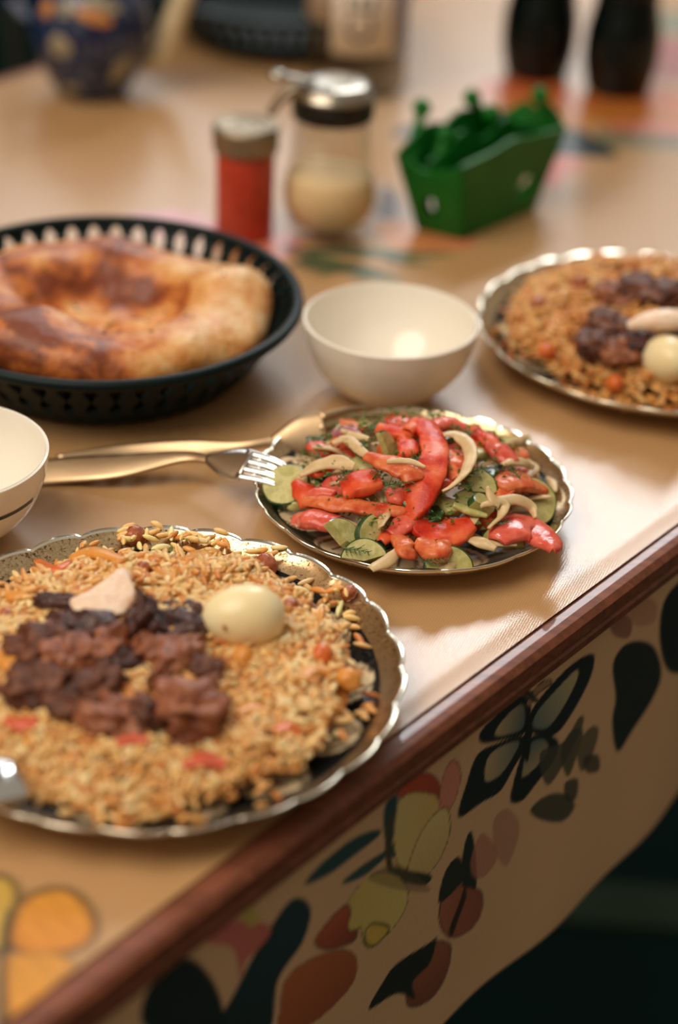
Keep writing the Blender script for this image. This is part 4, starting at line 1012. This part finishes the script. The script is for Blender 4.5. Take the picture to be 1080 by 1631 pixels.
# ------------------------------------------------------------------ forks and spoon
def fork(label, ctrl, head_w, mat_h, mat_t, side, tines=4, hw=.0115, tilt=.5):
    """ctrl: list of (px, py, z): handle end ... neck (index -4), head root, tine root, tip"""
    P = [at(*c) for c in ctrl]; t = thing('fork', label, 'fork', P[2])
    og = P[2]; sd = (Vector(side).normalized() + Vector((0, 0, -tilt))).normalized(); side = sd
    H = P[:-2]; nH = len(H)
    link('handle', sweep('handle', H, [hw * .8, hw * 1.25, hw * 1.15] + [hw * .55] * (nH - 4) + [.006], [.0024] * 3 + [.003] * (nH - 3), side=side, n=40, m=12, origin=og), mat_h, t)
    root = P[-3:]
    link('head', sweep('head', [P[-3] - (P[-2] - P[-3]) * .05, P[-3].lerp(P[-2], .5), P[-2]], [.007, head_w * .92, head_w], [.003, .0022, .002], side=side, n=20, m=14, box=.7, origin=og, belly=.0015), mat_t, t)
    for k in range(tines):
        f = (k - (tines - 1) / 2) * head_w / tines
        a = P[-2] - (P[-1] - P[-2]) * .12 + sd * f; b_ = P[-1] + sd * f * .74; m_ = a.lerp(b_, .5) + Vector((0, 0, .0022))
        link('tine', sweep('tine', [a, m_, b_], [head_w / tines * .80, head_w / tines * .66, .0012], [.002, .0018, .001], side=side, n=14, m=8, origin=og), mat_t, t)
    return t
sA = at(418, 776, .02) - at(448, 735, .02)
fork('front fork leaning on the left rim of the salad plate', [(-60, 775, .003), (75, 752, .006), (190, 742, .012), (290, 728, .018), (335, 732, .021), (395, 742, .026), (478, 774, .0225)], .0225, M_steeltan, M_steel, sA, hw=.0150, tilt=.45)
sB = at(470, 733, .02) - at(488, 668, .02)
fork('rear fork with broad head tucked behind the salad plate', [(90, 735, .003), (200, 724, .004), (300, 716, .008), (380, 711, .014), (438, 703, .017), (520, 690, .0215), (612, 668, .020)], .0270, M_steeltan, M_steeltan, sB, hw=.010, tilt=1.1)
# spoon: bowl at lower left over the plate rim
sp_ = thing('spoon', 'shiny steel spoon resting on the near left rim of the front plate', 'spoon', at(20, 1255, .03))
og = at(20, 1255, .03)
pr0 = at(54, 1262, .028)
link('spoon_bowl', sweep('spoon_bowl', [at(54, 1258, .026), at(30, 1252, .029), at(0, 1244, .031), at(-50, 1236, .030), at(-78, 1232, .029)], [.004, .021, .030, .026, .008], [.002, .006, .008, .007, .003], n=30, m=20, box=1, origin=og), M_steel, sp_)
link('handle', sweep('handle', [at(-76, 1232, .029), at(-140, 1222, .027), at(-240, 1205, .012), at(-330, 1192, .006)], [.007, .006, .010, .014], [.003, .0025, .0025, .0025], n=24, m=10, origin=og), M_steel, sp_)

# ------------------------------------------------------------------ spice jars
def lpart(name, prof, mat, par, n=64, rf=None): return link(name, lathe(name, prof, n, rf), mat, par)
pr_ = at(389, 374)
t = thing('pepper_shaker', 'red pepper shaker with dull metal lid behind the basket', 'shaker', (pr_.x, pr_.y, TZ + .0016))
lpart('body', [(.0001, 0), (.0205, 0), (.0215, .0015), (.0215, .064), (.0205, .067), (.0001, .067)], M_red, t)
lid = lpart('metal_lid', [(.0001, .066), (.0238, .066), (.0244, .068), (.0238, .0705), (.0244, .073), (.0238, .0755), (.0242, .078), (.0246, .0815), (.0235, .0845), (.0195, .0855), (.018, .0835), (.010, .0833), (.0001, .0835)], M_brass, t)
for k in range(7):
    a = k * 2 * math.pi / 6; r = 0 if k == 6 else .009
    o = link('sprinkle_hole', lathe('sprinkle_hole', [(.0001, .0001), (.0014, .0001), (.0016, .0003), (.0014, .0005)], 12), M_blackband, lid, (r * math.cos(a), r * math.sin(a), .0835))
pj = at(522, 374)
t = thing('glass_dispenser', 'pot bellied glass dispenser with metal flip lid beside the red shaker', 'jar', (pj.x, pj.y, TZ + .0016))
def neck(r, z, a, i): return (r, z)
op = [(.0001, 0), (.024, 0), (.0275, .003), (.031, .012), (.0350, .026), (.0355, .036), (.0325, .048), (.0288, .057), (.0298, .0600), (.0280, .063), (.0296, .0660), (.0278, .069), (.0294, .0720), (.0278, .075), (.0288, .0775), (.0280, .080), (.0280, .094)]
ip = [(.0268, .094), (.0268, .060), (.0315, .046), (.0342, .036), (.0336, .026), (.0290, .0125), (.0240, .0092), (.0001, .0085)]
lpart('glass', [tuple(p) for p in spline(op, 90)] + ip, M_glass, t, 72)
gr = lpart('white_granules', [(.0001, .0092), (.0240, .0100), (.0285, .0135), (.0330, .026), (.0338, .036), (.0318, .0445), (.0308, .0470), (.015, .0485), (.0001, .049)], M_salt, None, 64)
gr.location = (pj.x, pj.y, TZ + .0016); tag(gr, 'cream white sugar filling the pot bellied glass dispenser', 'sugar', kind='stuff')
lpart('black_collar', [(.0262, .091), (.0292, .091), (.0300, .093), (.0300, .1065), (.0290, .1085), (.0262, .1085)], M_blackband, t)
l_ = lpart('metal_lid', [(.0295, .1065), (.0312, .107), (.0316, .109), (.0300, .1100), (.0292, .1125), (.0270, .1150), (.020, .1168), (.010, .1176), (.0001, .1178)], M_chrome, t)
dl = (at(432, 112, .13) - at(520, 135, .118)); dl.z = 0; dl.normalize()
def L_(d, z): return Vector((dl.x * d, dl.y * d, z))
link('spout', sweep('spout', [L_(.018, .112), L_(.030, .112), L_(.040, .104), L_(.047, .094)], [.012, .012, .010, .008], [.008, .008, .007, .006], n=18, m=12, box=.9), M_brass, l_)
link('lever', sweep('lever', [L_(.014, .1175), L_(.028, .121), L_(.040, .122)], [.010, .011, .010], [.002, .003, .003], n=12, m=10), M_chrome, l_)
link('lever_knob', blob('lever_knob', (.014, .012, .008), .05, 1, 3), M_chrome, l_, L_(.041, .1225))
o = link('hinge_pin', blob('hinge_pin', (.007, .007, .007), .03, 1, 2), M_chrome, l_, tuple(Vector((-dl.x, -dl.y, 0)) * .031 + Vector((0, 0, .104))))

# ------------------------------------------------------------------ green plastic holder
gF, gL, gR = at(735, 385), at(664, 368), at(850, 336); gB = gL + gR - gF; gc = (gL + gR) / 2
t = thing('napkin_holder', 'bright green plastic table holder with ball topped posts', 'holder', (gc.x, gc.y, TZ + .0016))
def out(p, k): d = (p - gc); return Vector((d.x * k, d.y * k, 0))
KT = 1.42; HW = .062
cor = [gF, gR, gB, gL]
link('tray_bottom', mesh('tray_bottom', [out(p, k) + Vector((0, 0, z)) for (k, z) in ((1, 0), (1, .003), (.72, .003), (.72, 0)) for p in cor], [(L * 4 + i, L * 4 + (i + 1) % 4, ((L + 1) % 4) * 4 + (i + 1) % 4, ((L + 1) % 4) * 4 + i) for L in range(4) for i in range(4)], sm=False), M_green, t)
def side_wall(a, b, hole, prof):
    nx, nz = 30, 16; idx = {}; V = []; F = []
    for i in range(nx + 1):
        s = i / nx; top_ = HW * prof(s)
        for j in range(nz + 1):
            z = top_ * j / nz; k = 1 + (KT - 1) * z / HW
            q = out(a, 1).lerp(out(b, 1), s) * k; V.append(Vector((q.x, q.y, z + .0015)))
    def holed(s, r):
        for (hs, hr, ws, wr) in hole:
            if ((s - hs) / ws) ** 2 + ((r - hr) / wr) ** 2 < 1: return True
        return False
    for i in range(nx):
        for j in range(nz):
            if holed((i + .5) / nx, (j + .5) / nz): continue
            F.append((i * (nz + 1) + j, (i + 1) * (nz + 1) + j, (i + 1) * (nz + 1) + j + 1, i * (nz + 1) + j + 1))
    o = link('side_panel', mesh('side_panel', V, F, sm=False), M_green, t)
    md = o.modifiers.new('thickness', 'SOLIDIFY'); md.thickness = .0028; md.offset = 0
    return o
crown = lambda s: .96 + .30 * math.sin(math.pi * s) ** .8 - .10 * math.exp(-((s - .55) / .08) ** 2)
side_wall(gF, gR, [(.74, .36, .10, .17)], lambda s: 1.02 + .05 * math.sin(math.pi * s) + .06 * math.exp(-((s - .45) / .12) ** 2))
side_wall(gL, gF, [(.42, .40, .17, .15)], lambda s: 1.0 - .16 * math.sin(math.pi * s))
side_wall(gR, gB, [(.5, .3, .2, .15)], crown)
side_wall(gB, gL, [(.28, .22, .09, .15), (.72, .22, .09, .15)], crown)
loc0 = Vector((gc.x, gc.y, TZ + .0016))
side_wall(gL.lerp(gF, .5), gR.lerp(gB, .5), [(.3, .3, .1, .15), (.7, .3, .1, .15)], lambda s: 1.0 + .22 * math.exp(-((s - .3) / .12) ** 2) + .18 * math.exp(-((s - .68) / .12) ** 2))
def finial(x, y, z, foot, r=.0072):
    tp = at(x, y, z) - loc0; tp.z = z - .0016
    po = link('post', tube('post', [foot, foot.lerp(tp, .5), tp], [.0062, .0046, .0034], n=14, m=10), M_green, t)
    link('ball', blob('ball', (r * 2, r * 2, r * 2), .02, 1, 3), M_green, po, tp)
def wt(p, k=KT, z=.045): q = out(p, 1 + (k - 1) * z / HW); return Vector((q.x, q.y, z))
finial(672, 172, .088, wt(gL) * .93 + Vector((0, 0, .003)))
finial(752, 156, .088, wt(gB) * .93 + Vector((0, 0, .003)))
finial(860, 152, .090, wt(gR) * .93 + Vector((0, 0, .003)))
finial(708, 214, .078, wt(gL.lerp(gF, .5)) * .95 + Vector((0, 0, .003)), .0058)
finial(782, 180, .082, wt(gB.lerp(gR, .3)) * .93 + Vector((0, 0, .003)), .007)

# ------------------------------------------------------------------ water bottle with paper label
pb = at(564, 146)
t = thing('water_bottle', 'clear plastic water bottle with white paper label at the back', 'bottle', (pb.x, pb.y, TZ + .0016))
RW = .0455
op = [(.0001, .004), (.018, .003), (.034, 0), (.042, .003), (RW, .011), (RW, .04), (RW - .0012, .043), (RW, .046), (RW, .16), (.042, .19), (.030, .225), (.017, .255), (.0135, .27), (.0135, .295)]
ip = [(r - .0009 if r > .01 else r, z + .0009) for r, z in op][::-1]
lpart('bottle_body', op + [(.0126, .296)] + ip[1:], M_pet, t, 72)
lpart('cap', [(.0001, .302), (.013, .302), (.0155, .300), (.0155, .282), (.0150, .281), (.0138, .281)], M_bluegrey, t, 40)
def sheet(name, r, z0, z1, a0, a1, mat, par, n=40):
    V = []; F = []
    for k in range(n):
        a = a0 + (a1 - a0) * k / (n - 1)
        for (rr_, z) in ((r, z0), (r, z1), (r + .0003, z1), (r + .0003, z0)): V.append((rr_ * math.cos(a), rr_ * math.sin(a), z))
    for k in range(n - 1):
        for j in range(4): F.append((4 * k + j, 4 * k + 4 + j, 4 * k + 4 + (j + 1) % 4, 4 * k + (j + 1) % 4))
    F.append((0, 1, 2, 3)); F.append((4 * n - 4, 4 * n - 1, 4 * n - 2, 4 * n - 3))
    return link(name, mesh(name, V, F), mat, par)
af = -math.pi / 2
lb_ = sheet('paper_label', RW + .0002, .046, .150, af - .50, af + 1.05, M_paper, t)
sheet('blue_label_edge', RW + .0006, .046, .150, af + .80, af + 1.30, M_bluegrey, lb_)
sheet('label_back', RW + .0002, .070, .150, af - 1.6, af - .55, mk('label_pale', (190, 176, 158), (198, 184, 166), 20, rough=.5), t)
# lettering printed sideways up the label
cu = bpy.data.curves.new('lettering', 'FONT'); cu.body = 'CEVA'; cu.size = .036; cu.align_x = 'LEFT'; cu.resolution_u = 4
tmp = bpy.data.objects.new('tmp', cu); COL.objects.link(tmp); bpy.context.view_layer.update()
dg = bpy.context.evaluated_depsgraph_get(); me = bpy.data.meshes.new_from_object(tmp.evaluated_get(dg)); bpy.data.objects.remove(tmp)
bm = bmesh.new(); bm.from_mesh(me); bmesh.ops.triangulate(bm, faces=bm.faces[:]); bmesh.ops.subdivide_edges(bm, edges=bm.edges[:], cuts=1, use_grid_fill=True)
for v in bm.verts:
    zz = .056 + v.co.x; arc = -(v.co.y - .011) ; a = af + .08 + arc / RW; v.co = Vector(((RW + .0008) * math.cos(a), (RW + .0008) * math.sin(a), zz))
bm.to_mesh(me); bm.free(); link('lettering', me, M_ink, lb_)

# ------------------------------------------------------------------ dark bottles
def cola(label, x, y, rz=0):
    p = at(x, y); t = thing('soft_drink_bottle', label, 'bottle', (p.x, p.y, TZ + .0016), rz, 'dark bottles at the back right')
    prof = [(.0001, .003), (.016, .002), (.0215, 0), (.0245, .003), (.0262, .010), (.0285, .022), (.0290, .034), (.0285, .046), (.0262, .058), (.0240, .070), (.0236, .080), (.0262, .095), (.0285, .112), (.0280, .128), (.0235, .148), (.0170, .170), (.0135, .190), (.0125, .205)]
    lpart('glass_body', [tuple(q) for q in spline([(r * 1.2, z * 1.2) for r, z in prof], 80)], M_cola, t, 64)
    lpart('crown_cap', [(.0150, .244), (.0180, .244), (.0182, .247), (.0168, .252), (.0001, .2525)], M_red, t, 42, lambda r, z, a, i: (r * (1 + (.03 * math.cos(21 * a) if i in (1, 2) else 0)), z))
    return t
cola('left one of the two dark glass bottles at the back right', 853, 120)
cola('right one of the two dark glass bottles at the back right', 982, 146)

# ------------------------------------------------------------------ teapot
pt = at(148, 150)
t = thing('teapot', 'cobalt blue patterned teapot with gold and cream patches at back left', 'teapot', (pt.x, pt.y, TZ + .0016))
prof = [(.0001, .002), (.022, .002), (.026, 0), (.031, .004), (.038, .014), (.047, .032), (.053, .052), (.054, .068), (.051, .084), (.043, .097), (.033, .104), (.026, .107)]
pot = lpart('pot_body', [tuple(q) for q in spline(prof, 70)], M_cobalt, t, 72)
lidt = lpart('lid', [(.0265, .106), (.029, .108), (.024, .114), (.012, .120), (.006, .122), (.005, .126), (.009, .131), (.008, .137), (.0001, .140)], M_cobalt, t, 48)
def patch(x, y, rx, rz_, mat, nm, tilt=0):
    # small raised glaze medallion on the pot surface where the photo shows it
    d = ray(x, y).normalized(); o_ = CAMP - Vector((pt.x, pt.y, TZ + .0016)); best = None
    zz = np.array([q[1] for q in spline(prof, 200)]); rr_ = np.array([q[0] for q in spline(prof, 200)])
    for s in np.arange(1.2, 2.2, .0005):
        q = o_ + d * s
        if 0 < q.z < .107 and math.hypot(q.x, q.y) < float(np.interp(q.z, zz, rr_)): best = q; break
    if best is None: return
    a0 = math.atan2(best.y, best.x); V = []; F = []; n = 20
    for ring_, lift in ((0, .0010), (.6, .0009), (1, .0002)):
        for k in range(n):
            a = 2 * math.pi * k / n; uu = ring_ * rx * math.cos(a); ww = ring_ * rz_ * math.sin(a); u2 = uu * math.cos(tilt) - ww * math.sin(tilt); w2 = uu * math.sin(tilt) + ww * math.cos(tilt)
            z = best.z + w2; r = float(np.interp(z, zz, rr_)) + lift; an = a0 + u2 / r; V.append((r * math.cos(an), r * math.sin(an), z))
    for i in range(2):
        for k in range(n): F.append((i * n + k, i * n + (k + 1) % n, (i + 1) * n + (k + 1) % n, (i + 1) * n + k))
    F.append(tuple(range(n)))
    o = link(nm, mesh(nm, V, F), mat, pot); return o
patch(150, 28, .017, .0055, M_gold, 'gold_patch', -.30)
patch(95, 74, .011, .010, M_creamp, 'cream_patch')
patch(192, 110, .008, .013, M_creamp, 'cream_patch', -.5)
patch(75, 14, .007, .007, M_gold, 'gold_patch')
patch(104, 14, .006, .007, M_creamp, 'cream_patch')
patch(165, 8, .016, .005, M_creamp, 'cream_patch', -.3)
patch(115, 140, .009, .004, M_creamp, 'cream_patch', .3)
og = Vector((pt.x, pt.y, TZ + .0016))
o = link('spout', sweep('spout', [Vector((.036, .010, .026)), Vector((.060, .012, .034)), Vector((.070, .012, .060)), Vector((.080, .014, .086)), Vector((.094, .016, .110))], [.022, .028, .026, .020, .014], [.020, .024, .022, .018, .012], side=(0, 1, 0), n=30, m=18, box=1), M_pale, t); o['label'] = 'pale cream curved spout'
link('handle', tube('handle', [at(75, 20, .080), at(20, -20, .090), at(10, -10, .060), at(62, 60, .040)], [.005, .006, .006, .005], n=26, m=12, origin=og) if False else tube('handle', [Vector((-.045, .028, .090)), Vector((-.075, .050, .092)), Vector((-.082, .055, .065)), Vector((-.046, .030, .040))], [.005, .006, .006, .005], n=26, m=12), M_cobalt, t)

# ------------------------------------------------------------------ chair in the dark beyond the table
def fl_at(x, y, z=0): d = ray(x, y); s = (z - CAMP.z) / d.z; return CAMP + d * s
a0, a1 = fl_at(14, -40, .80), fl_at(46, 62, .62)
t = thing('chair', 'grey wooden chair in the dark beyond the far table edge', 'chair', (a1.x, a1.y, 0))
og = Vector((a1.x, a1.y, 0)); d = (a0 - a1); d.x *= .3; d.y *= .3; lowp = a1 - d * (.62 / d.z); lowp.z = 0
E1 = EU * .40; E2 = EN * .34
def rod(nm, a, b, r, mat): link(nm, tube(nm, [a - og, (a + b) / 2 - og, b - og], [r, r, r], n=8, m=10), mat, t)
topl = lowp + (a0 - lowp) * 1.12
rod('leg', lowp, topl, .010, M_greywood); rod('leg', lowp - E1, topl - E1, .010, M_greywood)
rod('leg', lowp + E2 * 1.0, lowp + E2 + Vector((0, 0, .44)), .012, M_darkwood); rod('leg', lowp + E2 - E1, lowp + E2 - E1 + Vector((0, 0, .44)), .012, M_darkwood)
link('seat', boxm('seat', (-.20, -.19, .43), (.20, .19, .455), Matrix.Translation(lowp - og - E1 / 2 + E2 / 2) @ Matrix.Rotation(ANG_U, 4, 'Z'), .008), M_darkwood, t)
